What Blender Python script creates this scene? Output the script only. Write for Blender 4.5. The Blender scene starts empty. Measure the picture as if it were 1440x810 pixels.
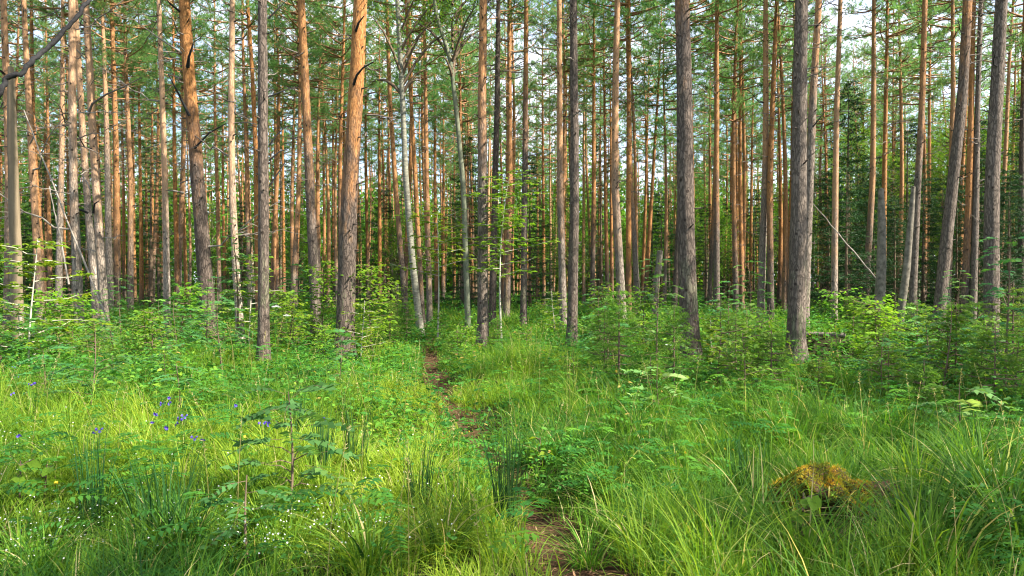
import bpy, math, random
import numpy as np
from math import radians, sin, cos, pi
R = np.random.default_rng(7)
random.seed(7)
scene = bpy.context.scene
COL = scene.collection
EYE, HZ, F = 1.6, 395.0, 1000.0
SUN_AZ, SUN_EL = 112.0, 45.0          # degrees clockwise from the view direction, above the horizon

# ------------------------------------------------------------------ helpers
def norm(v):
    return v / np.maximum(np.linalg.norm(v, axis=-1, keepdims=True), 1e-9)

class Acc:
    """collects numpy geometry for ONE mesh object"""
    def __init__(s):
        s.v, s.q, s.t, s.a, s.n, s.qm, s.tm = [], [], [], [], 0, [], []
    def add(s, V, Q=None, T=None, tint=0.5, mat=0):
        V = np.asarray(V, float).reshape(-1, 3)
        s.v.append(V)
        s.a.append(np.broadcast_to(np.asarray(tint, float), (len(V),)) if np.ndim(tint) == 0 else np.asarray(tint, float))
        if Q is not None and len(Q):
            s.q.append(np.asarray(Q) + s.n); s.qm.append(np.full(len(Q), mat))
        if T is not None and len(T):
            s.t.append(np.asarray(T) + s.n); s.tm.append(np.full(len(T), mat))
        s.n += len(V)
    def merge(s, o, M=None, off=(0, 0, 0), scale=1.0, mat=None):
        V = np.concatenate(o.v) * scale
        if M is not None: V = V @ np.asarray(M).T
        V = V + np.asarray(off)
        b = s.n
        s.v.append(V); s.a.append(np.concatenate(o.a)); s.n += len(V)
        for q, m in zip(o.q, o.qm): s.q.append(q + b); s.qm.append(m if mat is None else np.full(len(m), mat))
        for t, m in zip(o.t, o.tm): s.t.append(t + b); s.tm.append(m if mat is None else np.full(len(m), mat))
    def mesh(s, name, mats, smooth=False):
        me = bpy.data.meshes.new(name)
        V = np.concatenate(s.v)
        Q = np.concatenate(s.q) if s.q else np.zeros((0, 4), int)
        T = np.concatenate(s.t) if s.t else np.zeros((0, 3), int)
        loops = np.concatenate([Q.ravel(), T.ravel()]).astype(np.int32)
        tot = np.concatenate([np.full(len(Q), 4), np.full(len(T), 3)]).astype(np.int32)
        start = np.concatenate([[0], np.cumsum(tot)[:-1]]).astype(np.int32)
        me.vertices.add(len(V)); me.vertices.foreach_set('co', V.astype(np.float32).ravel())
        me.loops.add(len(loops)); me.loops.foreach_set('vertex_index', loops)
        me.polygons.add(len(tot)); me.polygons.foreach_set('loop_start', start)
        mi = np.concatenate((s.qm or []) + (s.tm or [])).astype(np.int32)
        me.polygons.foreach_set('material_index', mi)
        if smooth: me.polygons.foreach_set('use_smooth', np.ones(len(tot), bool))
        at = me.attributes.new('tint', 'FLOAT', 'POINT')
        at.data.foreach_set('value', np.concatenate(s.a).astype(np.float32))
        for m in (mats if isinstance(mats, (list, tuple)) else [mats]): me.materials.append(m)
        me.update(calc_edges=True)
        return me

def link(name, me, parent=None, loc=(0, 0, 0), rz=0.0, sc=1.0):
    o = bpy.data.objects.new(name, me); COL.objects.link(o)
    o.location = loc; o.rotation_euler = (0, 0, rz)
    o.scale = (sc, sc, sc) if np.ndim(sc) == 0 else sc
    if parent is not None: o.parent = parent
    return o

def thing(name, label, cat, loc=(0, 0, 0), rz=0.0, group=None, sc=1.0):
    o = link(name, None, None, loc, rz, sc)
    o['label'] = label; o['category'] = cat
    if group: o['group'] = group
    return o

def tag(o, label, cat, group=None):
    o['label'] = label; o['category'] = cat
    if group: o['group'] = group
    return o

# ------------------------------------------------------------------ ground shape
PATH = np.array([(0.75, 1.5), (0.55, 3.0), (0.38, 4.05), (0.16, 5.25), (-.2, 6.5), (-.57, 8.2), (-1.08, 10.7), (-1.45, 12.8),
                 (-1.72, 15.2), (-2.5, 20.), (-3.4, 28), (-5, 42), (-6, 60)])
def path_x(y): return np.interp(y, PATH[:, 1], PATH[:, 0])
def ground(x, y):
    x = np.asarray(x, float); y = np.asarray(y, float)
    z = .045*np.sin(1.3*x + .6*y) + .035*np.sin(2.1*y - .9*x + 1) + .022*np.sin(3.7*x + 2.9*y + 2) + .012*np.sin(7.1*x - 5.3*y)
    far = np.clip((np.hypot(x, y) - 5) / 12, 0, 1)
    z = z + far * (.16*np.sin(.31*x + .2) * np.cos(.23*y + .5) + .08*np.sin(.55*x - .4*y))
    z = z + .12*np.exp(-((x - 4.2)**2 / 6 + (y - 9.5)**2 / 10)) + .10*np.exp(-((x + 5)**2 / 6 + (y - 11)**2 / 8))
    z = z + .58*np.exp(-((x - 6.75)/1.0)**2 - ((y - 15.3)/.7)**2)
    d = np.abs(x - path_x(y))
    return z - .09*np.exp(-(d / .3)**2) * (y > 0)
def gpos(px, py, h=0.0):
    D = (EYE - h) * 1000.0 / (py - HZ)
    x = (px - 720) / F * D
    return x, D, float(ground(x, D))
def lowf(x, y, s=1.0, k=0.0):
    """smooth pseudo noise in 0..1"""
    x = np.asarray(x)*s; y = np.asarray(y)*s
    n = np.sin(1.1*x + 1.7*y + k) + np.sin(2.3*x - 1.3*y + 2*k + 1) + np.sin(-1.9*x - 2.7*y + 3*k + 2) * .8 + np.sin(3.9*x + .7*y + k*5) * .6
    return np.clip(.5 + n / 5.2, 0, 1)

# ------------------------------------------------------------------ geometry generators
def blades(acc, P, H, W, az, lean, segs, tint, mat=0):
    n = len(P); k = np.linspace(0, 1, segs + 1)
    d = np.stack([np.cos(az), np.sin(az), 0*az], -1)
    a2 = az + R.uniform(-.9, .9, n) + pi/2
    sd = np.stack([np.cos(a2), np.sin(a2), 0*az], -1)
    rows = []
    for j, t in enumerate(k):
        c = P + d*(H*lean*t**1.9)[:, None]
        c[:, 2] += H*(t - .42*np.minimum(lean, 1.3)*t**2.4)
        if j < segs:
            w = W*(.55 + .9*t if t < .4 else (1 - t)**.75*1.25 + .02)*.5
            rows += [c - sd*w[:, None], c + sd*w[:, None]]
        else: rows.append(c)
    m = len(rows); V = np.stack(rows, 1).reshape(-1, 3)
    b = (np.arange(n)*m)[:, None]
    Q = np.concatenate([b + np.array([[2*j, 2*j+1, 2*j+3, 2*j+2]]) for j in range(segs - 1)]) if segs > 1 else None
    T = b + np.array([[2*segs-2, 2*segs-1, 2*segs]])
    acc.add(V, Q, T, np.repeat(tint, m), mat)

def leaves(acc, P, D, N, L, W, tint, detail=1, droop=.15, mat=0):
    """N leaves at P pointing along D with face normal N"""
    n = len(P); D = norm(D); S = norm(np.cross(D, N)); N = norm(np.cross(S, D))
    L = np.broadcast_to(L, (n,))[:, None]; W = np.broadcast_to(W, (n,))[:, None]
    def pt(t, s, h): return P + D*L*t + S*W*s + N*(W*h) - N*L*droop*t*t
    b = (np.arange(n)*0)[:, None]
    if detail == 1:
        V = np.stack([pt(0, 0, 0), pt(.42, .5, .08), pt(1, 0, 0), pt(.42, -.5, .08)], 1); m = 4
        Q = np.arange(n)[:, None]*4 + np.array([[0, 1, 2, 3]]); T = None
    else:
        V = np.stack([pt(0, 0, 0), pt(.3, .48, .12), pt(.3, 0, 0), pt(.3, -.48, .12), pt(.66, .4, .1), pt(.66, 0, 0), pt(.66, -.4, .1), pt(1, 0, 0)], 1); m = 8
        b = np.arange(n)[:, None]*8
        Q = np.concatenate([b + np.array([[1, 4, 5, 2]]), b + np.array([[2, 5, 6, 3]])])
        T = np.concatenate([b + np.array([[x]]).reshape(1, 3) for x in ([0, 1, 2], [0, 2, 3], [4, 7, 5], [5, 7, 6])])
    acc.add(V.reshape(-1, 3), Q, T, np.repeat(np.broadcast_to(tint, (n,)), m), mat)

def tube(acc, pts, rad, sides=6, tint=.5, mat=0, cap=True, rough=0.0):
    pts = np.asarray(pts, float); n = len(pts); rad = np.broadcast_to(rad, (n,))
    t = np.gradient(pts, axis=0); t = norm(t)
    ref = np.array([0, 1., 0]) if abs(t[:, 1]).mean() < .8 else np.array([1., 0, 0])
    u = norm(np.cross(t, ref)); w = np.cross(t, u)
    a = np.arange(sides)/sides*2*pi
    rr = rad[:, None] * (1 + (rough*(np.sin(3*a[None] + .8*np.arange(n)[:, None]) + R.normal(0, .6, (n, sides))) if rough else 0*a[None]))
    V = pts[:, None] + rr[..., None]*(np.cos(a)[None, :, None]*u[:, None] + np.sin(a)[None, :, None]*w[:, None])
    i = np.arange(n-1)[:, None]*sides; j = np.arange(sides)[None]; k = (j + 1) % sides
    Q = np.stack([i + j, i + k, i + sides + k, i + sides + j], -1).reshape(-1, 4)
    acc.add(V.reshape(-1, 3), Q, None, tint, mat)
    if cap:
        c = np.concatenate([V[-1], pts[-1:] + t[-1:]*rad[-1]*.3])
        T = np.array([[x, (x+1) % sides, sides] for x in range(sides)])
        acc.add(c, None, T, tint, mat)

def rdir(n, up=0.0, spread=1.0):
    v = R.normal(0, 1, (n, 3))*spread; v[:, 2] += up
    return norm(v)

# ------------------------------------------------------------------ materials
def nd(nt, typ, **kw):
    n = nt.nodes.new(typ)
    for k, v in kw.items():
        if k in n.inputs: n.inputs[k].default_value = v
        else: setattr(n, k, v)
    return n
def newmat(name):
    m = bpy.data.materials.new(name); m.use_nodes = True
    nt = m.node_tree; nt.nodes.clear()
    return m, nt, nt.nodes.new('ShaderNodeOutputMaterial')
def ramp(nt, stops, fac=None):
    r = nt.nodes.new('ShaderNodeValToRGB'); e = r.color_ramp.elements
    while len(e) < len(stops): e.new(.5)
    for el, (p, c) in zip(e, stops):
        el.position = p; el.color = (*c, 1)
    if fac is not None: nt.links.new(fac, r.inputs[0])
    return r
def mth(nt, op, a, b=None, clamp=False):
    n = nt.nodes.new('ShaderNodeMath'); n.operation = op; n.use_clamp = clamp
    for i, x in enumerate((a, b)):
        if x is None: continue
        if isinstance(x, (int, float)): n.inputs[i].default_value = x
        else: nt.links.new(x, n.inputs[i])
    return n.outputs[0]
def mixc(nt, f, a, b, blend='MIX'):
    n = nt.nodes.new('ShaderNodeMix'); n.data_type = 'RGBA'; n.blend_type = blend
    for s, x in ((n.inputs[0], f), (n.inputs[6], a), (n.inputs[7], b)):
        if isinstance(x, (int, float)): s.default_value = x
        elif isinstance(x, tuple): s.default_value = (*x, 1)
        else: nt.links.new(x, s)
    return n.outputs[2]

def leaf_mat(name, stops, trans=.38, rough=.55, spec=.14, vary=.3, through=(1.5, 1.45, .7)):
    m, nt, out = newmat(name)
    at = nd(nt, 'ShaderNodeAttribute', attribute_name='tint')
    c = ramp(nt, stops, at.outputs['Fac']).outputs[0]
    oi = nt.nodes.new('ShaderNodeObjectInfo')
    hs = nt.nodes.new('ShaderNodeHueSaturation')
    nt.links.new(c, hs.inputs['Color'])
    nt.links.new(mth(nt, 'ADD', mth(nt, 'MULTIPLY', oi.outputs['Random'], vary), 1 - vary/2), hs.inputs['Value'])
    nt.links.new(mth(nt, 'ADD', mth(nt, 'MULTIPLY', oi.outputs['Random'], .03), .485), hs.inputs['Hue'])
    p = nd(nt, 'ShaderNodeBsdfPrincipled', Roughness=rough)
    p.inputs['Specular IOR Level'].default_value = spec
    nt.links.new(hs.outputs[0], p.inputs['Base Color'])
    tr = nt.nodes.new('ShaderNodeBsdfTranslucent')
    tc = mixc(nt, 1.0, hs.outputs[0], through, 'MULTIPLY')
    nt.links.new(tc, tr.inputs['Color'])
    mx = nd(nt, 'ShaderNodeMixShader'); mx.inputs[0].default_value = trans
    nt.links.new(p.outputs[0], mx.inputs[1]); nt.links.new(tr.outputs[0], mx.inputs[2])
    nt.links.new(mx.outputs[0], out.inputs[0])
    return m

M_GRASS = leaf_mat('grass_blades', [(0, (.018, .066, .014)), (.3, (.062, .165, .020)), (.6, (.158, .262, .022)), (.86, (.28, .36, .036)), (.93, (.42, .36, .16)), (1, (.5, .42, .22))], .45)
M_RUSH = leaf_mat('rush_blades', [(0, (.02, .07, .02)), (1, (.045, .12, .03))], .2)
M_HERB = leaf_mat('herb_leaves', [(0, (.026, .105, .022)), (.4, (.055, .175, .026)), (.75, (.125, .27, .028)), (.95, (.22, .34, .035)), (1, (.35, .24, .07))], .4)
M_ROWAN = leaf_mat('rowan_leaves', [(0, (.045, .15, .05)), (.6, (.085, .215, .06)), (1, (.16, .29, .06))], .42)
M_MAPLE = leaf_mat('young_leaves', [(0, (.09, .19, .02)), (.6, (.16, .27, .025)), (1, (.26, .34, .03))], .5)
M_SHRUB = leaf_mat('shrub_leaves', [(0, (.06, .15, .022)), (.5, (.11, .21, .027)), (1, (.19, .28, .035))], .45)
M_TREELEAF = leaf_mat('tree_leaves', [(0, (.06, .14, .02)), (.5, (.11, .21, .025)), (1, (.19, .29, .035))], .5)
M_NEEDLE = leaf_mat('pine_needles', [(0, (.08, .175, .06)), (.5, (.15, .27, .09)), (.9, (.22, .34, .11)), (1, (.24, .2, .09))], .6, .6, .15, through=(1.25, 1.4, .95))
M_SPRUCE = leaf_mat('shaded_spruce_needles', [(0, (.012, .042, .014)), (.7, (.025, .07, .019)), (1, (.06, .12, .025))], .15)  # canopy shade over the spruces is put into these near-black needles
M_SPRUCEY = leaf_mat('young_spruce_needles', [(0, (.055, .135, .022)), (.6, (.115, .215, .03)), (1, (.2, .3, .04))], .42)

def bark_mat():
    m, nt, out = newmat('pine_bark')
    L = nt.links
    tc = nt.nodes.new('ShaderNodeTexCoord'); oi = nt.nodes.new('ShaderNodeObjectInfo')
    sx = nt.nodes.new('ShaderNodeSeparateXYZ'); L.new(tc.outputs['Object'], sx.inputs[0])
    sc = nt.nodes.new('ShaderNodeSeparateColor'); L.new(oi.outputs['Color'], sc.inputs[0])
    mp = nd(nt, 'ShaderNodeMapping'); mp.inputs['Scale'].default_value = (1, 1, .25)
    L.new(tc.outputs['Object'], mp.inputs[0])
    addr = nt.nodes.new('ShaderNodeVectorMath'); addr.operation = 'ADD'; L.new(mp.outputs[0], addr.inputs[0])
    cmb = nt.nodes.new('ShaderNodeCombineXYZ'); 
    for i in range(3): L.new(mth(nt, 'MULTIPLY', oi.outputs['Random'], 37.0 + 11*i), cmb.inputs[i])
    L.new(cmb.outputs[0], addr.inputs[1]); co = addr.outputs[0]
    n1 = nd(nt, 'ShaderNodeTexNoise', Scale=6.0, Detail=5.0, Roughness=.65); L.new(co, n1.inputs['Vector'])
    n2 = nd(nt, 'ShaderNodeTexNoise', Scale=34.0, Detail=4.0, Roughness=.7); L.new(co, n2.inputs['Vector'])
    n3 = nd(nt, 'ShaderNodeTexNoise', Scale=1.6, Detail=2.0); L.new(co, n3.inputs['Vector'])
    wob = mixc(nt, .16, co, n1.outputs['Color'], 'ADD')
    wob = mixc(nt, .035, wob, n2.outputs['Color'], 'ADD')
    vo = nd(nt, 'ShaderNodeTexVoronoi', Scale=21.0); vo.feature = 'DISTANCE_TO_EDGE'; L.new(wob, vo.inputs['Vector'])
    crack = mth(nt, 'MULTIPLY', vo.outputs['Distance'], 5.5, True)
    # height at which the orange upper bark starts
    h = mth(nt, 'SUBTRACT', sx.outputs[2], mth(nt, 'MULTIPLY', sc.outputs[0], 20.0))
    h = mth(nt, 'ADD', mth(nt, 'MULTIPLY', h, .32), mth(nt, 'MULTIPLY', mth(nt, 'SUBTRACT', n1.outputs['Fac'], .5), 2.6))
    up = mth(nt, 'ADD', h, .5, True)
    low = mixc(nt, n1.outputs['Fac'], (.062, .046, .038), (.19, .145, .115))
    pale = mixc(nt, n2.outputs['Fac'], (.27, .21, .165), (.52, .44, .36))
    pf = mth(nt, 'MULTIPLY', sc.outputs[1], mth(nt, 'ADD', n3.outputs['Fac'], .35, True), True)
    low = mixc(nt, pf, low, pale)
    # grey green lichen towards the foot
    lich = mth(nt, 'MULTIPLY', mth(nt, 'SUBTRACT', 1.0, mth(nt, 'MULTIPLY', sx.outputs[2], .35), True), mth(nt, 'GREATER_THAN', n1.outputs['Fac'], .56))
    low = mixc(nt, mth(nt, 'MULTIPLY', lich, .55), low, (.17, .20, .10))
    upc = ramp(nt, [(.32, (.09, .045, .025)), (.44, (.33, .15, .05)), (.56, (.45, .21, .07)), (.72, (.56, .33, .15))], n2.outputs['Fac']).outputs[0]
    upc = mixc(nt, mth(nt, 'MULTIPLY', n3.outputs['Fac'], .95), upc, mixc(nt, 1.0, upc, (.72, .66, .62), 'MULTIPLY'))
    upc = mixc(nt, mth(nt, 'MULTIPLY', sc.outputs[1], .5), upc, (.55, .39, .27))
    c = mixc(nt, up, low, upc)
    dk = mth(nt, 'SUBTRACT', 1.0, mth(nt, 'MULTIPLY', mth(nt, 'SUBTRACT', 1.0, crack), mth(nt, 'SUBTRACT', .5, mth(nt, 'MULTIPLY', up, .36))))
    cd = nt.nodes.new('ShaderNodeCombineXYZ')
    for i in range(3): L.new(dk, cd.inputs[i])
    c = mixc(nt, 1.0, c, cd.outputs[0], 'MULTIPLY')
    kv = nd(nt, 'ShaderNodeTexVoronoi', Scale=4.2); kadd = nt.nodes.new('ShaderNodeVectorMath'); kadd.operation = 'ADD'
    L.new(tc.outputs['Object'], kadd.inputs[0]); L.new(cmb.outputs[0], kadd.inputs[1]); L.new(kadd.outputs[0], kv.inputs['Vector'])
    kn = mth(nt, 'MULTIPLY', mth(nt, 'SUBTRACT', .21, mth(nt, 'ADD', kv.outputs['Distance'], mth(nt, 'MULTIPLY', n2.outputs['Fac'], .08))), 12.0, True)
    c = mixc(nt, mth(nt, 'MULTIPLY', kn, .85), c, (.03, .02, .015))
    br = mth(nt, 'ADD', mth(nt, 'MULTIPLY', sc.outputs[2], .6), .7)
    cb = nt.nodes.new('ShaderNodeCombineXYZ')
    for i in range(3): L.new(br, cb.inputs[i])
    c = mixc(nt, 1.0, c, cb.outputs[0], 'MULTIPLY')
    p = nd(nt, 'ShaderNodeBsdfPrincipled', Roughness=.88); p.inputs['Specular IOR Level'].default_value = .2
    L.new(c, p.inputs['Base Color'])
    hh = mth(nt, 'ADD', mth(nt, 'MULTIPLY', crack, mth(nt, 'SUBTRACT', 1.0, mth(nt, 'MULTIPLY', up, .6))), mth(nt, 'MULTIPLY', n2.outputs['Fac'], .7))
    bp = nd(nt, 'ShaderNodeBump', Strength=.9, Distance=.018); L.new(hh, bp.inputs['Height'])
    L.new(bp.outputs[0], p.inputs['Normal']); L.new(p.outputs[0], out.inputs[0])
    return m
M_BARK = bark_mat()

def wood_mat(name, a, b, scale=14.0, zs=.25, bump=.5, rough=.85):
    m, nt, out = newmat(name)
    tc = nt.nodes.new('ShaderNodeTexCoord')
    mp = nd(nt, 'ShaderNodeMapping'); mp.inputs['Scale'].default_value = (1, 1, zs); nt.links.new(tc.outputs['Object'], mp.inputs[0])
    n1 = nd(nt, 'ShaderNodeTexNoise', Scale=scale, Detail=5.0, Roughness=.65); nt.links.new(mp.outputs[0], n1.inputs['Vector'])
    c = ramp(nt, [(.3, a), (.7, b)], n1.outputs['Fac']).outputs[0]
    p = nd(nt, 'ShaderNodeBsdfPrincipled', Roughness=rough); p.inputs['Specular IOR Level'].default_value = .2
    nt.links.new(c, p.inputs['Base Color'])
    bp = nd(nt, 'ShaderNodeBump', Strength=bump, Distance=.01); nt.links.new(n1.outputs['Fac'], bp.inputs['Height'])
    nt.links.new(bp.outputs[0], p.inputs['Normal']); nt.links.new(p.outputs[0], out.inputs[0])
    return m
M_DEAD = wood_mat('dead_grey_wood', (.08, .065, .055), (.24, .20, .17))
M_DEADPALE = wood_mat('bleached_wood', (.14, .12, .10), (.34, .30, .255))
M_DARKBR = wood_mat('dark_branch_bark', (.01, .0095, .0095), (.034, .033, .034), 40, 1)
M_MOTTLE = wood_mat('mottled_bark', (.05, .045, .033), (.24, .21, .165), 11, .8, .8)
M_STUB = wood_mat('branch_stub_wood', (.03, .022, .018), (.12, .09, .07))
M_OLIVE = wood_mat('barkless_olive_wood', (.13, .10, .062), (.24, .185, .12), 9, .12, .3)
M_TWIG = wood_mat('twig_bark', (.07, .05, .035), (.2, .14, .09))
M_LIMB = wood_mat('pine_limb_bark', (.20, .10, .05), (.42, .22, .11))
M_SAPL = wood_mat('pale_sapling_bark', (.28, .26, .2), (.5, .47, .38))
M_ASPEN = wood_mat('aspen_bark', (.07, .08, .05), (.21, .22, .15), 10, .4)
M_ROT = wood_mat('rotten_wood', (.012, .008, .005), (.085, .045, .022), 22, .6, 1.0)

def birch_mat():
    m, nt, out = newmat('birch_bark'); L = nt.links
    tc = nt.nodes.new('ShaderNodeTexCoord')
    mp = nd(nt, 'ShaderNodeMapping'); mp.inputs['Scale'].default_value = (1, 1, 3.2); L.new(tc.outputs['Object'], mp.inputs[0])
    n1 = nd(nt, 'ShaderNodeTexNoise', Scale=7.0, Detail=5.0, Roughness=.7); L.new(mp.outputs[0], n1.inputs['Vector'])
    n2 = nd(nt, 'ShaderNodeTexNoise', Scale=2.2, Detail=3.0); L.new(tc.outputs['Object'], n2.inputs['Vector'])
    c = ramp(nt, [(.40, (.05, .042, .036)), (.52, (.2, .18, .14)), (.68, (.38, .36, .30))], n1.outputs['Fac']).outputs[0]
    c = mixc(nt, mth(nt, 'MULTIPLY', n2.outputs['Fac'], .8), c, (.19, .19, .13))
    p = nd(nt, 'ShaderNodeBsdfPrincipled', Roughness=.7); L.new(c, p.inputs['Base Color'])
    bp = nd(nt, 'ShaderNodeBump', Strength=.5, Distance=.008); L.new(n1.outputs['Fac'], bp.inputs['Height']); L.new(bp.outputs[0], p.inputs['Normal'])
    L.new(p.outputs[0], out.inputs[0]); return m
M_BIRCH = birch_mat()

def soil_mat(name, cols, scale, bump):
    m, nt, out = newmat(name); L = nt.links
    tc = nt.nodes.new('ShaderNodeTexCoord')
    n1 = nd(nt, 'ShaderNodeTexNoise', Scale=scale, Detail=8.0, Roughness=.7); L.new(tc.outputs['Object'], n1.inputs['Vector'])
    n2 = nd(nt, 'ShaderNodeTexNoise', Scale=scale*9, Detail=5.0, Roughness=.75); L.new(tc.outputs['Object'], n2.inputs['Vector'])
    c = ramp(nt, [(.3 + .4*i/(len(cols)-1), x) for i, x in enumerate(cols)], n1.outputs['Fac']).outputs[0]
    f = ramp(nt, [(.3, (.45, .45, .45)), (.7, (1.4, 1.35, 1.3))], n2.outputs['Fac']).outputs[0]
    c = mixc(nt, 1.0, c, f, 'MULTIPLY')
    p = nd(nt, 'ShaderNodeBsdfPrincipled', Roughness=.95); p.inputs['Specular IOR Level'].default_value = .1
    L.new(c, p.inputs['Base Color'])
    bp = nd(nt, 'ShaderNodeBump', Strength=.9, Distance=.03); L.new(n2.outputs['Fac'], bp.inputs['Height'])
    L.new(bp.outputs[0], p.inputs['Normal']); L.new(p.outputs[0], out.inputs[0]); return m
M_GROUND = soil_mat('forest_floor', [(.022, .017, .009), (.03, .034, .012), (.04, .055, .015)], 1.6, .8)
M_PATH = soil_mat('path_earth', [(.028, .016, .009), (.065, .036, .02), (.12, .072, .04)], 3.2, 1)

def petal_mat(name, col, trans=.3):
    m, nt, out = newmat(name)
    p = nd(nt, 'ShaderNodeBsdfPrincipled', Roughness=.5); p.inputs['Base Color'].default_value = (*col, 1)
    at = nd(nt, 'ShaderNodeAttribute', attribute_name='tint')
    nt.links.new(mixc(nt, at.outputs['Fac'], tuple(c*.6 for c in col), tuple(min(c*1.3, .95) for c in col)), p.inputs['Base Color'])
    tr = nd(nt, 'ShaderNodeBsdfTranslucent'); tr.inputs[0].default_value = (*col, 1)
    mx = nd(nt, 'ShaderNodeMixShader'); mx.inputs[0].default_value = trans
    nt.links.new(p.outputs[0], mx.inputs[1]); nt.links.new(tr.outputs[0], mx.inputs[2]); nt.links.new(mx.outputs[0], out.inputs[0]); return m
M_BLUE = petal_mat('blue_petals', (.11, .065, .48)); M_WHITE = petal_mat('white_petals', (.8, .8, .76)); M_YEL = petal_mat('yellow_petals', (.8, .55, .03))
M_MOSS = leaf_mat('ochre_moss', [(0, (.09, .12, .015)), (.45, (.25, .235, .02)), (.8, (.44, .32, .03)), (1, (.46, .26, .03))], .25)

# ------------------------------------------------------------------ setting: ground and path
def graded(lo, hi, near, step, grow):
    out = [near]; s = step
    while out[-1] < hi: out.append(out[-1] + s); s *= grow
    left = [near]; s = step
    while left[-1] > lo: left.append(left[-1] - s); s *= grow
    return np.array(left[:0:-1] + out)
gx = np.unique(np.concatenate([np.arange(-9, 9.01, .15), graded(-320, 320, 0, .3, 1.06)]).round(3))
gy = np.unique(np.concatenate([np.arange(1, 20.01, .15), graded(-120, 420, 8, .3, 1.06)]).round(3))
X, Y = np.meshgrid(gx, gy); Z = ground(X, Y)
a = Acc(); nx = len(gx); i = (np.arange(len(gy)-1)[:, None]*nx + np.arange(nx-1)[None]).ravel()
a.add(np.stack([X, Y, Z], -1).reshape(-1, 3), np.stack([i, i+1, i+nx+1, i+nx], -1))
g = link('ground', a.mesh('ground', M_GROUND, True)); g['kind'] = 'structure'
a = Acc(); ys = np.arange(1.5, 45, .12); us = np.linspace(-1, 1, 9)
hw = .22 + .1*(ys < 5) + .05*np.sin(1.7*ys) + .04*np.sin(4.1*ys + 1)
PX = path_x(ys)[:, None] + us[None]*hw[:, None] + .03*np.sin(9*ys[:, None] + 4*us[None]); PY = np.repeat(ys[:, None], 9, 1)
# the strip follows the graded ground: sample it densely and lift it clear
PZ = ground(PX, PY) + .016 - .02*(np.abs(us[None]) > .99)
i = (np.arange(len(ys)-1)[:, None]*9 + np.arange(8)[None]).ravel()
a.add(np.stack([PX, PY, PZ], -1).reshape(-1, 3), np.stack([i, i+1, i+10, i+9], -1))
g = link('path', a.mesh('path', M_PATH, True)); g['kind'] = 'structure'

# ------------------------------------------------------------------ pine parts (shared meshes)
def pine_crown(seed, Lc=8.0, Rm=1.9, dens=1.0):
    """needle clouds on upturned limbs; z = 0 at the crown base"""
    global R
    keep = R; R = np.random.default_rng(seed)
    fol, wood = Acc(), Acc()
    z = 0.0
    while z < Lc - .15:
        f = z / Lc
        reach = Rm*(.55 + .55*min(1, f*3.2))*(1 - f)**.55*1.05 + .15
        for k in range(R.integers(2, 5)):
            if R.random() < .16: continue
            az = R.uniform(0, 2*pi); ln = reach*R.uniform(.55, 1.15)
            t = np.linspace(0, 1, 6)[:, None]; d = np.array([cos(az), sin(az), 0])
            rise = R.uniform(-.05, .45) + .5*f
            pts = np.array([0, 0, z]) + d*ln*t + np.array([0, 0, 1])*ln*rise*t**1.7 + R.normal(0, .04, (6, 3))*t
            tube(wood, pts, np.linspace(.012 + .012*ln, .004, 6), 4, cap=False)
            nb = int(max(5, 13*ln)*dens)
            for _ in range(nb):
                s = R.uniform(.32, 1.0); p0 = np.array([np.interp(s, t[:, 0], pts[:, q]) for q in range(3)])
                sl = R.uniform(.15, .5)*(1.1 - .5*s); az2 = az + R.uniform(-1.4, 1.4)
                dd = np.array([cos(az2), sin(az2), R.uniform(.0, .7)])
                p1 = p0 + dd*sl
                nt_ = R.integers(3, 6); tt = R.uniform(.35, 1.05, nt_)[:, None]
                c = p0 + (p1 - p0)*tt + R.normal(0, .05, (nt_, 3))
                m = 11; P = np.repeat(c, m, 0); D = rdir(len(P), .55, .75) + norm(dd)*.7
                leaves(fol, P, D, rdir(len(P)), R.uniform(.07, .15, len(P)), R.uniform(.009, .017, len(P)),
                       np.clip(np.repeat(R.normal(.48, .2, nt_), m) + R.normal(0, .08, len(P)), 0, .93), 1, 0)
        z += R.uniform(.22, .42)
    dead = Acc()
    for k in range(R.integers(16, 34)):          # bare dead limbs hanging on below the living ones
        zq = -R.uniform(0, 5.0); az = R.uniform(0, 2*pi); ln = R.uniform(.35, 1.5)*(1 + zq*.1)
        t = np.linspace(0, 1, 5)[:, None]; d = np.array([cos(az), sin(az), R.uniform(-.35, .35)])
        pts = np.array([0, 0, zq]) + d*ln*t + R.normal(0, .05, (5, 3))*t
        tube(dead, pts, np.linspace(.014, .004, 5), 4, cap=False)
        for q_ in R.uniform(.3, .95, 3):
            p0 = np.array([np.interp(q_, t[:, 0], pts[:, q]) for q in range(3)])
            e = norm(d + R.normal(0, .7, 3))*ln*R.uniform(.15, .35)
            tube(dead, np.stack([p0, p0 + e*.5 + R.normal(0, .02, 3), p0 + e]), [.007, .005, .003], 3, cap=False)
    a = Acc(); a.merge(fol, mat=0); a.merge(wood, mat=1); a.merge(dead, mat=2)
    R = keep
    return a.mesh('pine_crown', [M_NEEDLE, M_LIMB, M_DEAD])
CROWNS = [pine_crown(100 + i, [7.5, 8.5, 6.5, 8, 9, 7][i], [2.2, 2.4, 1.9, 2.6, 2.2, 2.0][i], .54) for i in range(6)]

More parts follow.
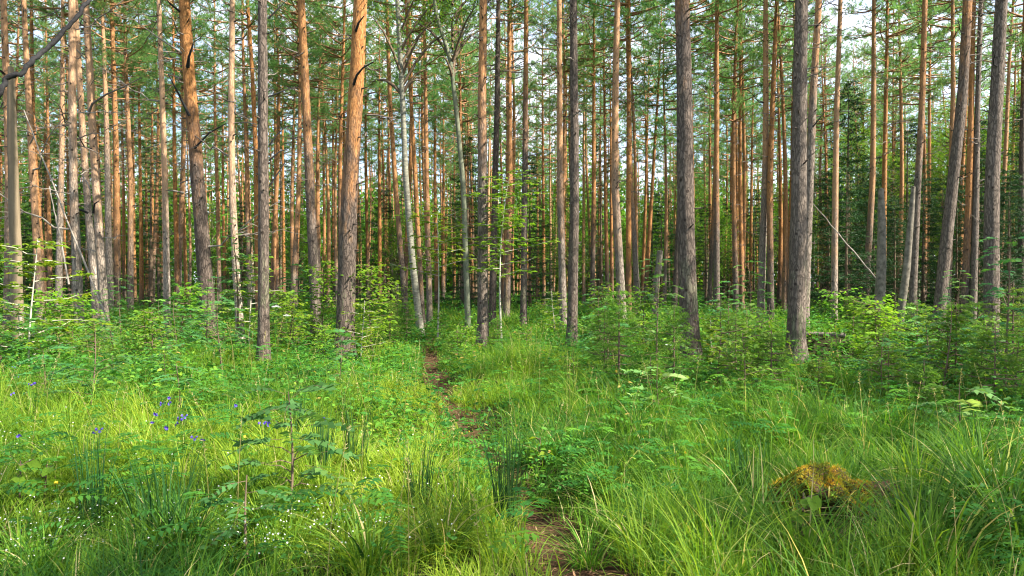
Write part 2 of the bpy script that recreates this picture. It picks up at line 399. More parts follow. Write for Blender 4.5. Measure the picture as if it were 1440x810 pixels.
def dead_branch(seed, ln=1.0, sub=4):
    global R
    keep = R; R = np.random.default_rng(seed)
    a = Acc(); t = np.linspace(0, 1, 7)[:, None]
    up = R.uniform(-.25, .5)
    pts = np.array([1., 0, 0])*ln*t + np.array([0, 0, 1.])*ln*up*t**1.4 + np.cumsum(R.normal(0, .035*ln, (7, 3)), 0)*(t > 0)
    tube(a, pts, np.linspace(.018, .005, 7)*(.6 + .4*ln), 5)
    for k in range(sub):
        s = R.uniform(.3, .95); p0 = np.array([np.interp(s, t[:, 0], pts[:, q]) for q in range(3)])
        d = np.array([R.uniform(.3, 1), R.uniform(-1, 1), R.uniform(-.5, .6)])*ln*R.uniform(.2, .45)
        q = np.linspace(0, 1, 4)[:, None]
        tube(a, p0 + d*q + R.normal(0, .02, (4, 3))*q, np.linspace(.008, .003, 4), 4)
    R = keep
    return a.mesh('dead_branch', M_DEAD), a.mesh('dead_branch', M_DEADPALE), a.mesh('dead_branch', M_DARKBR)
DEADB = [dead_branch(200 + i, l, s) for i, (l, s) in enumerate([(1.3, 5), (1., 4), (.7, 3), (1.7, 7), (.4, 1), (.3, 0), (2.2, 9)])]

def trunk_mesh(pts_fn, H, r0, sides, mat, rows, taper=.75, flare=.55, rough=.02, top=None, stubs=0):
    zt = np.linspace(0, 1, rows)**1.15*H
    c = np.array([pts_fn(z) for z in zt])
    rel = np.clip(1 - zt/ (H*1.04), 0, 1)
    r = r0*rel**taper*(1 + flare*np.exp(-zt/.26)) / (1 - 1.6/(H*1.04))**taper
    a = Acc(); c[0, 2] -= .12
    tube(a, c, np.maximum(r, .012), sides, .5, 0, True, rough)
    for _ in range(stubs):
        z = R.uniform(.12, .62)*H; az = R.uniform(0, 2*pi); rr = np.interp(z, zt, r); p = np.array([np.interp(z, zt, c[:, q]) for q in range(3)])
        d = np.array([cos(az), sin(az), R.uniform(-.1, .5)]); ln = R.uniform(.04, .16)
        tube(a, np.stack([p + d*rr*.7, p + d*(rr + ln*.5), p + d*(rr + ln)]), [.02, .014, .008], 5, .5, 1)
    return a.mesh('trunk', [mat, M_STUB], True), zt, c, r

# ------------------------------------------------------------------ traced trees: (key, [(px, py) ...], width px, distance or 0, kind, orange from m, paleness, brightness)
T = [
 ('', [(8, 60), (11, 270), (11, 430)], 12, 0, 'p', 3.0, .6, .5),
 ('olive', [(22, 97), (22, 270), (24, 440)], 15, 15, 'o', 0, 0, .5),
 ('', [(40, 120), (46, 250), (57, 440)], 10, 0, 'p', 1.6, .6, .6),
 ('', [(49, 130), (52, 250), (62, 430)], 8, 0, 'p', 2.0, .1, .4),
 ('', [(89, 100), (86, 250), (82, 435)], 9, 0, 'p', 5.5, .8, .5),
 ('', [(104, 0), (107, 270), (112, 452)], 12, 17, 'p', 4.5, .9, .6),
 ('', [(108, 0), (116, 130), (125, 265), (134, 410)], 10, 22, 'p', 5, .9, .6),
 ('crook', [(121, 0), (126, 90), (131, 200), (136, 270), (147, 440)], 12, 18, 'p', 3.6, .9, .6),
 ('', [(145, 0), (152, 200), (153, 260), (155, 420)], 9, 0, 'p', 7, .7, .5),
 ('', [(159, 0), (163, 250), (165, 410)], 9, 0, 'p', 2.5, .2, .5),
 ('', [(180, 150), (183, 250), (183, 430)], 8, 0, 'p', 3, .5, .5),
 ('', [(188, 60), (188, 270), (190, 420)], 5, 0, 'p', 1, .1, .6),
 ('', [(217, 40), (214, 250), (212, 430)], 5, 0, 'p', 1.5, .1, .6),
 ('pale', [(226, 0), (231, 130), (234, 270), (235, 465)], 9, 20, 'p', 3.4, 1, .6),
 ('twotone', [(260, 0), (264, 90), (270, 170), (278, 270), (292, 440)], 20, 17, 'p', 4.9, 0, .5),
 ('slim', [(328, 0), (325, 130), (326, 260), (331, 370), (339, 492)], 10, 16, 'p', 2.6, 1, .6),
 ('', [(349, 0), (356, 100), (361, 210), (363, 420)], 8, 0, 'p', 1, .0, .4),
 ('', [(344, 130), (347, 260), (351, 400)], 7, 0, 'p', 4, .3, .4),
 ('grey', [(372, 0), (372, 270), (370, 525)], 15, 12.4, 'p', 16, .1, .55),
 ('reddish', [(424, 0), (428, 90), (432, 180), (436, 270), (443, 420)], 14, 18, 'p', 5.0, .15, .6),
 ('', [(422, 170), (421, 270), (411, 430)], 7, 0, 'p', 3, .4, .5),
 ('', [(468, 60), (469, 270), (470, 400)], 5, 0, 'p', 1.5, .1, .6),
 ('thick', [(508, 0), (504, 60), (501, 130), (496, 190), (490, 290), (484, 510)], 25, 14, 'p', 4.0, 0, .6),
 ('', [(484, 0), (484, 270), (484, 400)], 5, 0, 'p', 2, .1, .5),
 ('', [(545, 20), (549, 150), (557, 270), (571, 440)], 8, 0, 'p', 4, .2, .4),
 ('', [(543, 20), (547, 200), (551, 420)], 5, 0, 'p', 5, .2, .35),
 ('birch', [(559, 0), (564, 100), (570, 250), (579, 360), (590, 456)], 9.5, 22, 'b', 0, 0, .5),
 ('', [(571, 0), (582, 200), (586, 290), (595, 460)], 7, 26, 'p', 2.5, .1, .45),
 ('', [(597, 0), (600, 260), (604, 430)], 8, 0, 'p', 3, .3, .6),
 ('', [(612, 60), (612, 270), (614, 400)], 6, 0, 'p', 1, .1, .6),
 ('aspen', [(608, -30), (613, 23), (624, 55), (633, 77), (643, 167), (652, 263), (658, 452)], 8, 22, 'a', 0, 0, .5),
 ('', [(663, 100), (663, 260), (662, 420)], 4, 0, 'p', 1.5, .6, .7),
 ('', [(639, 160), (639, 430)], 4, 0, 'p', 1, .1, .5),
 ('pink', [(680, 0), (678, 150), (679, 270), (679, 487)], 15, 17.4, 'p', 5.5, .25, .65),
 ('', [(691, 60), (687, 270), (686, 420)], 5, 0, 'p', 1, .7, .7),
 ('', [(701, 0), (699, 150), (696, 270), (692, 455)], 10, 0, 'p', 12, .0, .35),
 ('', [(716, 0), (717, 260), (712, 445)], 9, 0, 'p', 2.6, .2, .6),
 ('', [(740, 0), (738, 250), (736, 458)], 9, 23, 'p', 7, .2, .5),
 ('', [(786, 0), (787, 260), (793, 474)], 10, 21, 'p', 4.2, .5, .55),
 ('', [(797, 0), (795, 270), (793, 400)], 5, 0, 'p', 3, .1, .4),
 ('right', [(806, 0), (808, 200), (808, 290), (804, 487)], 14, 17.4, 'p', 13, .1, .5),
 ('', [(835, 150), (835, 270), (833, 420)], 7, 0, 'p', 4, .1, .4),
 ('', [(848, 0), (851, 270), (855, 430)], 6, 0, 'p', 3, .1, .5),
 ('mottled', [(868, 0), (865, 140), (864, 260), (876, 462)], 12, 22, 'p', 4, .7, .5),
 ('', [(880, 0), (884, 130), (887, 270), (898, 440)], 8, 0, 'p', 4.5, .4, .6),
 ('', [(884, 200), (884, 455)], 8, 27, 'p', 1.2, .0, .5),
 ('', [(930, 0), (925, 130), (917, 270), (908, 410)], 6, 0, 'p', 2, .1, .5),
 ('', [(911, 130), (908, 270), (905, 410)], 5, 0, 'p', 3, .1, .4),
 ('', [(960, 200), (955, 300), (948, 440)], 8, 0, 'p', 6, .1, .4),
 ('massive', [(957, 0), (960, 110), (962, 260), (966, 400), (971, 478)], 25, 14, 'p', 7.5, .1, .55),
 ('', [(990, 120), (991, 270), (993, 440)], 4, 0, 'p', 3, .5, .6),
 ('', [(1007, 0), (1006, 250), (1008, 450)], 9, 0, 'p', 4.5, .2, .5),
 ('', [(1040, 0), (1041, 260), (1043, 410)], 7, 0, 'p', 1.6, .1, .6),
 ('', [(1033, 40), (1036, 260), (1037, 410)], 5, 0, 'p', 2, .1, .4),
 ('', [(1049, 70), (1050, 270), (1051, 410)], 4, 0, 'p', 2, .1, .5),
 ('', [(1075, 0), (1074, 250), (1070, 432)], 10, 24, 'p', 5, .5, .6),
 ('', [(1091, 0), (1085, 150), (1081, 270), (1084, 440)], 9, 0, 'p', 3, .1, .4),
 ('', [(1115, 0), (1114, 250), (1107, 420)], 7, 0, 'p', 2.5, .1, .45),
 ('stout', [(1127, 0), (1125, 150), (1124, 260), (1120, 470)], 23, 14.7, 'p', 17, .25, .5),
 ('flaky', [(1149, 0), (1142, 130), (1138, 260), (1132, 430)], 13, 19, 'p', 7, .45, .6),
 ('', [(1145, 200), (1144, 300), (1142, 440)], 4, 0, 'd', 0, 0, .5),
 ('lit', [(1180, 0), (1176, 150), (1175, 270), (1173, 455)], 9, 24, 'p', 3, .8, .6),
 ('', [(1210, 40), (1213, 260), (1211, 425)], 4, 0, 'p', 1, .3, .7),
 ('', [(1227, 0), (1225, 250), (1216, 445)], 9, 0, 'p', 4, .5, .5),
 ('stub', [(1237, 266), (1239, 350), (1235, 480)], 13, 16, 's', 0, 0, .5),
 ('', [(1246, 0), (1244, 260), (1242, 400)], 8, 0, 'p', 2, .1, .5),
 ('', [(1262, 0), (1267, 260), (1265, 400)], 7, 0, 'p', 2, .3, .6),
 ('', [(1255, 60), (1254, 260), (1251, 410)], 5, 0, 'p', 1.5, .1, .5),
 ('snag', [(1283, 263), (1275, 380), (1263, 474)], 10, 17, 'd', 0, 0, .5),
 ('', [(1298, 0), (1293, 150), (1287, 270), (1283, 430)], 10, 0, 'p', 6, .3, .5),
 ('', [(1306, 60), (1304, 260), (1301, 412)], 6, 0, 'p', 1, .1, .6),
 ('', [(1313, 70), (1309, 260), (1310, 400)], 4, 0, 'p', 2, .4, .5),
 ('', [(1318, 60), (1326, 150), (1331, 210), (1338, 400)], 4, 0, 'p', 2, .2, .5),
 ('', [(1337, 0), (1340, 130), (1338, 260), (1332, 430)], 9, 0, 'p', 3, .5, .55),
 ('lean', [(1356, 0), (1350, 130), (1337, 270), (1322, 432)], 16, 18, 'p', 8, .2, .5),
 ('', [(1367, 0), (1360, 270), (1356, 440)], 10, 0, 'p', 3, .1, .5),
 ('', [(1362, 60), (1352, 270), (1348, 440)], 7, 0, 'p', 2, .1, .5),
 ('', [(1378, 0), (1373, 260), (1368, 455)], 9, 22, 'p', 11, .4, .5),
 ('last', [(1408, 0), (1404, 130), (1398, 260), (1395, 470)], 20, 15, 'p', 11, .25, .55),
 ('', [(1422, 0), (1414, 150), (1408, 270), (1404, 420)], 7, 0, 'p', 1.5, .5, .7),
 ('', [(1438, 100), (1436, 400)], 9, 0, 'p', 9, .1, .35),
 ('', [(502, 120), (502, 420)], 5, 0, 'p', 2, .2, .5), ('', [(515, 200), (517, 420)], 5, 0, 'p', 3, .1, .5),
 ('', [(534, 200), (534, 410)], 6, 0, 'p', 1, .0, .5), ('', [(624, 150), (623, 420)], 5, 0, 'p', 2, .1, .4),
 ('', [(755, 200), (757, 410)], 4, 0, 'p', 1, .1, .5), ('', [(763, 160), (765, 430)], 5, 0, 'p', 1.5, .1, .6),
 ('', [(773, 180), (775, 430)], 4, 0, 'p', 3, .6, .6), ('', [(821, 120), (821, 430)], 5, 0, 'p', 1.5, .5, .6),
 ('', [(858, 150), (861, 440)], 5, 0, 'p', 2, .1, .5), ('', [(844, 170), (842, 420)], 5, 0, 'p', 3, .1, .4),
 ('', [(998, 150), (999, 410)], 5, 0, 'p', 2, .1, .5), ('', [(1028, 100), (1028, 400)], 5, 0, 'p', 1, .1, .6),
 ('', [(1058, 110), (1055, 410)], 5, 0, 'p', 1, .1, .6), ('', [(172, 120), (175, 420)], 5, 0, 'p', 2, .1, .5),
 ('', [(197, 150), (199, 420)], 6, 0, 'p', 1, .0, .5), ('', [(207, 100), (206, 420)], 4, 0, 'p', 1, .1, .5),
 ('', [(246, 120), (250, 430)], 7, 0, 'p', 2, .0, .45), ('', [(257, 160), (262, 420)], 5, 0, 'p', 1, .1, .6),
 ('', [(304, 190), (308, 425)], 6, 0, 'p', 3, .4, .5), ('', [(314, 150), (316, 410)], 5, 0, 'p', 1, .1, .5),
 ('', [(388, 180), (390, 420)], 6, 0, 'p', 2, .2, .5), ('', [(398, 120), (399, 420)], 5, 0, 'p', 1, .0, .5),
 ('', [(455, 170), (457, 420)], 5, 0, 'p', 2, .2, .5), ('', [(68, 150), (71, 430)], 6, 0, 'p', 2, .2, .5),
 ('', [(95, 150), (98, 430)], 5, 0, 'p', 2, .2, .5), ('', [(139, 160), (141, 430)], 5, 0, 'p', 1.5, .2, .5),
 ('', [(1195, 120), (1196, 400)], 4, 0, 'p', 2, .2, .4), ('', [(1425, 190), (1423, 420)], 6, 0, 'p', 3, .2, .4),
]
ANCH = {'pale': 'the slender pale-footed pine', 'twotone': 'the thick pine with dark foot and orange top', 'slim': 'the slim pale pine beside the grey pine',
        'grey': 'the straight grey pine left of the path', 'reddish': 'the stout reddish pine behind the shrubs', 'thick': 'the thick orange pine by the path', 'birch': 'the leaning white birch',
        'aspen': 'the crooked green-grey aspen', 'pink': 'the pinkish-grey pine facing the path end', 'right': 'the slim grey pine with straight bare bole',
        'mottled': 'the pine with mottled pale foot', 'massive': 'the massive brown pine', 'stout': 'the stout grey pine beside the fallen log',
        'lit': 'the pine with a brightly sunlit edge', 'stub': 'the broken birch stub', 'lean': 'the thick leaning brown pine', 'last': 'the thick grey pine at the right edge'}
OWN = {'pale': 'slender pine with pale bare foot and orange top, standing in tall herbs alone',
 'twotone': 'thick leaning pine, dark rough foot and orange top with broken branch stubs',
 'slim': 'slim pale-footed pine just left of the straight grey pine, rowan leaves around it',
 'grey': 'straight grey rough-barked pine near the flowers, its bare foot in sunny grass',
 'reddish': 'stout reddish pine behind leafy shrubs, left of the thick orange pine',
 'thick': 'thick pine with glowing orange bark and black stubs, beside the path',
 'birch': 'leaning white birch with mottled foot, just left of the path end',
 'aspen': 'crooked green-grey aspen with forked top, behind the path end',
 'pink': 'bare pinkish-grey pine right of the path end, yellow-green maple leaves beside it',
 'right': 'straight slim grey pine in herbs, second large trunk right of the path',
 'mottled': 'pine with orange top and mottled pale foot, bowed toward the massive brown pine',
 'massive': 'massive brown rough-barked pine, the thickest trunk right of the path',
 'stout': 'stout straight grey pine with rough bark beside the fallen log',
 'flaky': 'pinkish flaky-barked pine rising from behind the stout grey pine by the log',
 'lit': 'slender pine with one brightly sunlit edge, behind the fallen log',
 'stub': 'pale broken birch stub with mottled bark, topless, among the young spruces',
 'snag': 'grey mottled leaning snag without a top, right of the broken birch stub',
 'lean': 'thick brown pine leaning to the right, foot in dark young spruces',
 'last': 'thick grey rough-barked pine nearest the right edge of the stand',
 'olive': 'smooth olive-brown dead trunk without bark or top, at the left edge',
 'crook': 'bowed orange pine with forked dead twigs, foot of the bleached leaning pole'}
def mid_px(pts):
    p = sorted(pts, key=lambda q: q[1]); return float(np.interp(390, [q[1] for q in p], [q[0] for q in p]))
SHORT = {'pale': 'pale-footed slender pine', 'twotone': 'thick two-toned pine', 'slim': 'slim pale pine', 'grey': 'straight grey pine', 'reddish': 'stout reddish pine', 'thick': 'thick orange pine',
         'birch': 'leaning white birch', 'aspen': 'crooked aspen', 'pink': 'pinkish-grey pine', 'right': 'slim bare grey pine', 'mottled': 'pine with mottled foot', 'massive': 'massive brown pine',
         'stout': 'stout grey pine', 'lit': 'pine with sunlit edge', 'stub': 'broken birch stub', 'lean': 'leaning brown pine', 'last': 'thick right-edge pine'}
anchors = sorted([(mid_px(t[1]), t[0]) for t in T if t[0] in ANCH])
def zone_of(px):
    left = [k for x, k in anchors if x <= px]; right = [k for x, k in anchors if x > px]
    if not left: return 'left of ' + ANCH[right[0]], right[0]
    if not right: return 'right of ' + ANCH[left[-1]], left[-1]
    return None, (left[-1], right[0])
ORD = ['first', 'second', 'third', 'fourth', 'fifth', 'sixth', 'seventh', 'eighth', 'ninth', 'tenth', 'eleventh', 'twelfth', 'thirteenth', 'fourteenth', 'fifteenth', 'sixteenth', 'seventeenth', 'eighteenth', 'nineteenth', 'twentieth']
zone_lists = {}
for t in T:
    if t[0] == '' : zone_lists.setdefault(str(zone_of(mid_px(t[1]))[1]), []).append(t)
def auto_label(t):
    px = mid_px(t[1]); txt, k = zone_of(px); lst = sorted(zone_lists[str(k)], key=lambda q: mid_px(q[1])); i = lst.index(t)
    col = 'pale' if t[6] > .55 else ('orange' if t[5] < 3.2 else 'grey-brown')
    w = 'sturdy' if t[2] > 9 else ('slender' if t[2] > 6 else 'thin')
    kind = 'dead' if t[4] == 'd' else w
    if isinstance(k, tuple): return f'{kind} {col} pine, {ORD[i]} trunk right of {ANCH[k[0]]}'
    if txt.startswith('left'): return f'{kind} {col} pine, {ORD[i]} trunk from the left edge'
    return f'{kind} {col} pine, {ORD[i]} trunk {txt}'

SPOTS = []     # (x, y) of every trunk
def make_tree(t):
    key, pts, w, D, kind, orange, pale, bright = t
    if not D: D = float(np.clip(R.uniform(.21, .25)*1000/w, 18, 58))
    p = sorted(pts, key=lambda q: -q[1])
    zz = [EYE - (q[1] - HZ)*D/1000 for q in p]; xx = [(q[0] - 720)*D/1000 for q in p]
    # straight run to the ground and on upward, easing to vertical
    s0 = (xx[1] - xx[0]) / (zz[1] - zz[0]) if len(zz) > 1 else 0
    bx = xx[0] - s0*zz[0]*.8; gz = float(ground(bx, D)); bx = xx[0] - s0*(zz[0] - gz)*.8
    zz = [gz] + zz if zz[0] > gz + .05 else [gz] + zz[1:]; xx = [bx] + xx[-(len(zz)-1):]
    s1 = (xx[-1] - xx[-2]) / (zz[-1] - zz[-2])
    topz = zz[-1]
    for e in (2, 5, 10, 20): zz.append(topz + e); xx.append(xx[-1] + s1*(.8 if e < 4 else .45 if e < 8 else .2)*(zz[-1] - zz[-2]))
    zz = np.array(zz); xx = np.array(xx)
    zs = np.linspace(gz, zz[-1], 160); xs = np.interp(zs, zz, xx); ker = np.hanning(11); ker /= ker.sum()
    xs2 = np.convolve(np.pad(xs, 5, mode='reflect', reflect_type='odd'), ker, 'valid')
    ph = R.uniform(0, 6); amp = R.uniform(.02, .06)
    def fn(z): return (np.interp(z + gz, zs, xs2) - bx, amp*sin(ph + z*.5) - amp*sin(ph), z)
    r0 = w*D/2000.0
    H = R.uniform(17.5, 21.5) if D < 30 else R.uniform(16.5, 21)
    near = D < 26
    cut = None
    if kind in 'osd':
        H = max(topz - gz, 1.5)
    lab = OWN.get(key) or auto_label(t)
    name, cat = {'p': ('pine_tree', 'pine tree'), 'b': ('birch_tree', 'birch tree'), 'a': ('aspen_tree', 'aspen tree'), 'o': ('dead_pine', 'dead tree'),
                 'd': ('dead_pine', 'dead tree'), 's': ('birch_stub', 'dead tree')}[kind]
    if kind == 'd' and not key: lab = 'thin bleached dead stem close to the stout grey pine by the log'
    root = thing(name, lab, cat, (bx, D, gz))
    if kind in 'pba':
        mat = {'p': M_BARK, 'b': M_BIRCH, 'a': M_ASPEN}[kind]
        me, zt, c, r = trunk_mesh(fn, H, r0, 16 if near else 9, mat, 70 if near else 34, stubs=(30 if near else 14) if kind == 'p' else 4)
    else:
        mat = {'o': M_OLIVE, 's': M_MOTTLE, 'd': M_DEADPALE if not key else M_MOTTLE}[kind]
        me, zt, c, r = trunk_mesh(fn, H, r0, 14, mat, 30, taper=.25, flare=.2, rough=.03)
    tr = link('trunk', me, root); tr.color = (orange/20, pale, bright, 1)
    SPOTS.append((bx, D, r0))
    def at(z): return np.array([np.interp(z, zt, c[:, q]) for q in range(3)])
    if kind == 'p':
        cb = H*R.uniform(.52, .6); 
        if D < 22: cb = max(cb, 1.6 + .395*D + 1.0)
        ci = int(R.integers(len(CROWNS))); ln = [7.5, 8.5, 6.5, 8, 9, 7][ci]
        s = (H - cb)/ln; p0 = at(cb)
        link('crown', CROWNS[ci], root, p0, R.uniform(0, 6.3), (R.uniform(.85, 1.15), R.uniform(.85, 1.15), s*1.04))
        nb = (9 if px_left(pts) else 5) if D < 26 else 0
        if key in ('grey', 'thick', 'pink', 'right', 'massive', 'stout', 'slim', 'pale'): nb = 4
        if key == 'twotone': nb = 11
        for k in range(nb):
            z = R.uniform(2.2 if px_left(pts) else 4, min(cb, 1.6 + .42*D)); az = R.uniform(0, 2*pi)
            di = int(R.choice([0, 1, 2, 3, 4, 5, 6] if D > 15 and px_left(pts) else [1, 2, 4, 5, 5]))
            if key in ('grey', 'thick', 'pink', 'right', 'massive', 'stout'): di = int(R.choice([2, 4, 5]))
            mi = 1 if (px_left(pts) and R.random() < .45) else (2 if R.random() < .4 else 0)
            q = at(z); rr = float(np.interp(z, zt, r))
            link('dead_branch', DEADB[di][mi], root, q + np.array([cos(az), sin(az), 0])*rr*.7, az, R.uniform(.7, 1.15))
    return root, at, H, D
def px_left(pts): return mid_px(pts) < 340
made = {}
for t in T:
    r_ = make_tree(t)
    if t[0]: made[t[0]] = r_

# prominent broken branches that can be told apart on the photo
def limb(root, at, D, path, r0, mat, name='dead_branch'):
    a = Acc(); o = root.location
    P = np.array([((px - 720)*D/1000 - o.x, dy, EYE - (py - HZ)*D/1000 - o.z) for px, py, dy in path])
    tube(a, P, np.linspace(r0, r0*.35, len(P)), 6, rough=.08)
    link(name, a.mesh(name, mat), root)
r_, at, H, D = made['thick']
limb(r_, at, D, [(500, 122, -.12), (507, 113, -.3), (517, 105, -.4), (533, 99, -.5)], .03, M_DARKBR)
limb(r_, at, D, [(503, 48, -.12), (509, 40, -.25), (517, 32, -.3)], .03, M_DARKBR)
r_, at, H, D = made['twotone']
limb(r_, at, D, [(268, 97, -.1), (275, 87, -.3), (284, 70, -.4)], .05, M_DARKBR)
limb(r_, at, D, [(270, 165, -.1), (262, 140, -.3), (252, 113, -.5)], .035, M_DARKBR)
limb(r_, at, D, [(277, 210, -.1), (300, 190, -.2), (322, 175, -.1)], .03, M_DARKBR)
limb(r_, at, D, [(258, 20, 0), (250, 14, -.3), (244, 6, -.4)], .03, M_DARKBR)
limb(r_, at, D, [(258, 76, 0), (230, 58, -.2), (203, 38, -.3)], .025, M_DEADPALE)
limb(r_, at, D, [(262, 272, -.1), (250, 270, -.2), (240, 269, -.2)], .03, M_DEAD)
r_, at, H, D = made['crook']
limb(r_, at, D, [(128, 164, -.1), (138, 149, -.2), (160, 138, -.3), (185, 130, -.4), (215, 118, -.5)], .035, M_DEAD)
limb(r_, at, D, [(135, 300, -.1), (140, 288, -.2), (149, 285, -.3)], .03, M_DARKBR)
limb(r_, at, D, [(128, 300, -.1), (112, 293, -.2), (100, 285, -.3)], .03, M_DARKBR)
r_, at, H, D = made['grey']
for p in ([(378, 137, 0), (400, 125, .1), (415, 119, .2)], [(379, 205, 0), (390, 190, 0), (400, 177, .1)], [(379, 226, 0), (393, 214, 0), (403, 208, .1)], [(379, 262, 0), (394, 240, 0), (401, 224, .1)], [(378, 28, 0), (392, 14, 0), (405, -4, .1)]):
    limb(r_, at, D, p, .017, M_DARKBR)
r_, at, H, D = made['aspen']
limb(r_, at, D, [(633, 78, 0), (645, 60, .1), (655, 40, .2), (665, 10, .2), (672, -30, .3)], .032, M_ASPEN, 'limb')
limb(r_, at, D, [(633, 78, 0), (622, 60, .1), (606, 40, .2), (590, 24, .2)], .016, M_ASPEN, 'limb')
limb(r_, at, D, [(638, 105, 0), (650, 90, .3), (656, 55, .4)], .018, M_ASPEN, 'limb')
r_, at, H, D = made['flaky']
limb(r_, at, D, [(1140, 180, -.1), (1150, 166, -.2), (1158, 156, -.2)], .02, M_DARKBR)
limb(r_, at, D, [(1143, 42, -.1), (1152, 32, -.2), (1160, 27, -.2)], .02, M_DARKBR)

# leafy trees ------------------------------------------------------------------
def leafy_crown(seed, Hc, Rm, n_cl, leafL=.075, per=46, mat=M_TREELEAF, barkm=M_TWIG, thick=.05):
    global R
    keep = R; R = np.random.default_rng(seed)
    fol, wood = Acc(), Acc()
    for k in range(n_cl):
        f = R.uniform(0, 1)**.85; z = f*Hc
        rad = Rm*(.35 + .65*sin(pi*min(1, f*.8 + .18)))*R.uniform(.2, 1.0)
        az = R.uniform(0, 2*pi); c = np.array([cos(az)*rad, sin(az)*rad, z])
        if k % 3 == 0:
            t = np.linspace(0, 1, 5)[:, None]; st = np.array([0, 0, max(0, z - rad*.6)])
            tube(wood, st + (c - st)*t + np.array([0, 0, .15*rad])*np.sin(pi*t), np.linspace(thick*(1 - f*.7), .006, 5), 4, cap=False)
        m = int(per*R.uniform(.5, 1.3)); P = c + R.normal(0, 1, (m, 3))*np.array([.34, .34, .15])*R.uniform(.7, 1.5)
        N = rdir(m, 1.3, .6)
        D = np.cross(N, rdir(m)); 
        leaves(fol, P, D, N, R.uniform(.7, 1.3, m)*leafL, R.uniform(.5, .8, m)*leafL, np.clip(R.normal(.5, .15) + R.normal(0, .12, m), 0, 1), 1, .1)
    a = Acc(); a.merge(fol, mat=0); a.merge(wood, mat=1)
    R = keep
    return a.mesh('leafy_crown', [mat, barkm])
LEAFY = [leafy_crown(400 + i, [6.5, 5., 8., 4.][i], [2.1, 1.8, 2.4, 1.5][i], [190, 130, 260, 110][i], .10, 46) for i in range(4)]
AIRY = leafy_crown(420, 7.5, 2.0, 150, .06, 55)
for k, z0 in (('birch', 7.5), ('aspen', 8.0)):
    r_, at, H, D = made[k]
    link('crown', AIRY, r_, at(z0), R.uniform(0, 6), (1, 1, (H - z0)/7.5))

def straight_trunk(H, r, mat, seed, sides=8):
    def fn(z): return (.06*sin(seed + z*.5), .06*cos(seed*1.7 + z*.45), z)
    return trunk_mesh(fn, H, r, sides, mat, 26, stubs=0)[0]
LT = [straight_trunk([9, 7.5, 11.5, 6][i], [.09, .07, .11, .05][i], M_ASPEN, i*2.1) for i in range(4)]

def plant_leafy(i, x, y, sc, label, group=None):
    root = thing('leafy_tree', label, 'leafy tree', (x, y, float(ground(x, y))), R.uniform(0, 6.3), group, sc)
    link('trunk', LT[i], root); link('crown', LEAFY[i], root, (0, 0, [2.6, 2.2, 3.6, 1.8][i]))
def pxy(px, D): return (px - 720)*D/1000, D
def free(x, y, d): return all((x - a)**2 + (y - b)**2 > d*d for a, b, _ in SPOTS)

# spruces ------------------------------------------------------------------
def spruce(seed, H, Rm, mat, tufts=1.0, wlen=.16, nl=(4, 7), step=(.16, .3)):
    global R
    keep = R; R = np.random.default_rng(seed)
    fol, wood = Acc(), Acc(); z = .04*H
    tube(wood, np.stack([np.zeros(8), np.zeros(8), np.linspace(0, H, 8)], 1), np.linspace(.012*H + .004, .004, 8), 7)
    while z < H*.97:
        f = z/H; reach = Rm*(1 - f)**.85*R.uniform(.8, 1.1) + .02*H
        for k in range(R.integers(*nl)):
            az = R.uniform(0, 2*pi); ln = reach*R.uniform(.6, 1.1); d = np.array([cos(az), sin(az), 0])
            t = np.linspace(0, 1, 6)[:, None]
            pts = np.array([0, 0, z]) + d*ln*t + np.array([0, 0, 1])*ln*(-.35*(1 - f)*t + .3*t**2)
            tube(wood, pts, np.linspace(.006 + .006*ln, .002, 6), 3, cap=False)
            nb = int((8 + 18*ln/wlen*.16)*tufts)
            s = R.uniform(.15, 1, nb); side = R.choice([-1., 1.], nb)
            p0 = np.stack([np.interp(s, t[:, 0], pts[:, q]) for q in range(3)], 1)
            lat = np.array([-sin(az), cos(az), 0])
            dirs = norm(d[None]*.8 + lat[None]*side[:, None]*R.uniform(.4, 1, nb)[:, None] + np.array([0, 0, 1])*R.uniform(-.45, .1, nb)[:, None])
            sl = wlen*R.uniform(.7, 1.8, nb)*(1.25 - .7*s)
            m = 8; tt = np.tile(np.linspace(.1, 1, m), nb)
            P = np.repeat(p0, m, 0) + np.repeat(dirs*sl[:, None], m, 0)*tt[:, None]
            Dn = np.repeat(dirs, m, 0) + R.normal(0, .55, (len(P), 3))
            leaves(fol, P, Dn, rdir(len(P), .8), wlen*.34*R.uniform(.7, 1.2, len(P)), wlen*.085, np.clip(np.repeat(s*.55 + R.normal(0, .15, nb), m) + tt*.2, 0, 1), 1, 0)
        z += H*R.uniform(*step)*.12
    a = Acc(); a.merge(fol, mat=0); R_ = keep
    R = R_
    return a.mesh('foliage', mat), wood.mesh('stem', M_TWIG)
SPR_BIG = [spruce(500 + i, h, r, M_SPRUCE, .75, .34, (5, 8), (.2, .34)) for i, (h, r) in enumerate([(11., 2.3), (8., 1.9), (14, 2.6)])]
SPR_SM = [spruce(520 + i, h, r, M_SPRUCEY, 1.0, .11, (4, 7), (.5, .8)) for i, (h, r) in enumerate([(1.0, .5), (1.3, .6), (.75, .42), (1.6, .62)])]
def plant(name, cat, parts, x, y, label, group=None, sc=1.0, rz=None, dz=-.02):
    root = thing(name, label, cat, (x, y, float(ground(x, y)) + dz), R.uniform(0, 6.3) if rz is None else rz, group, sc)
    for n, me in parts: link(n, me, root)
    return root
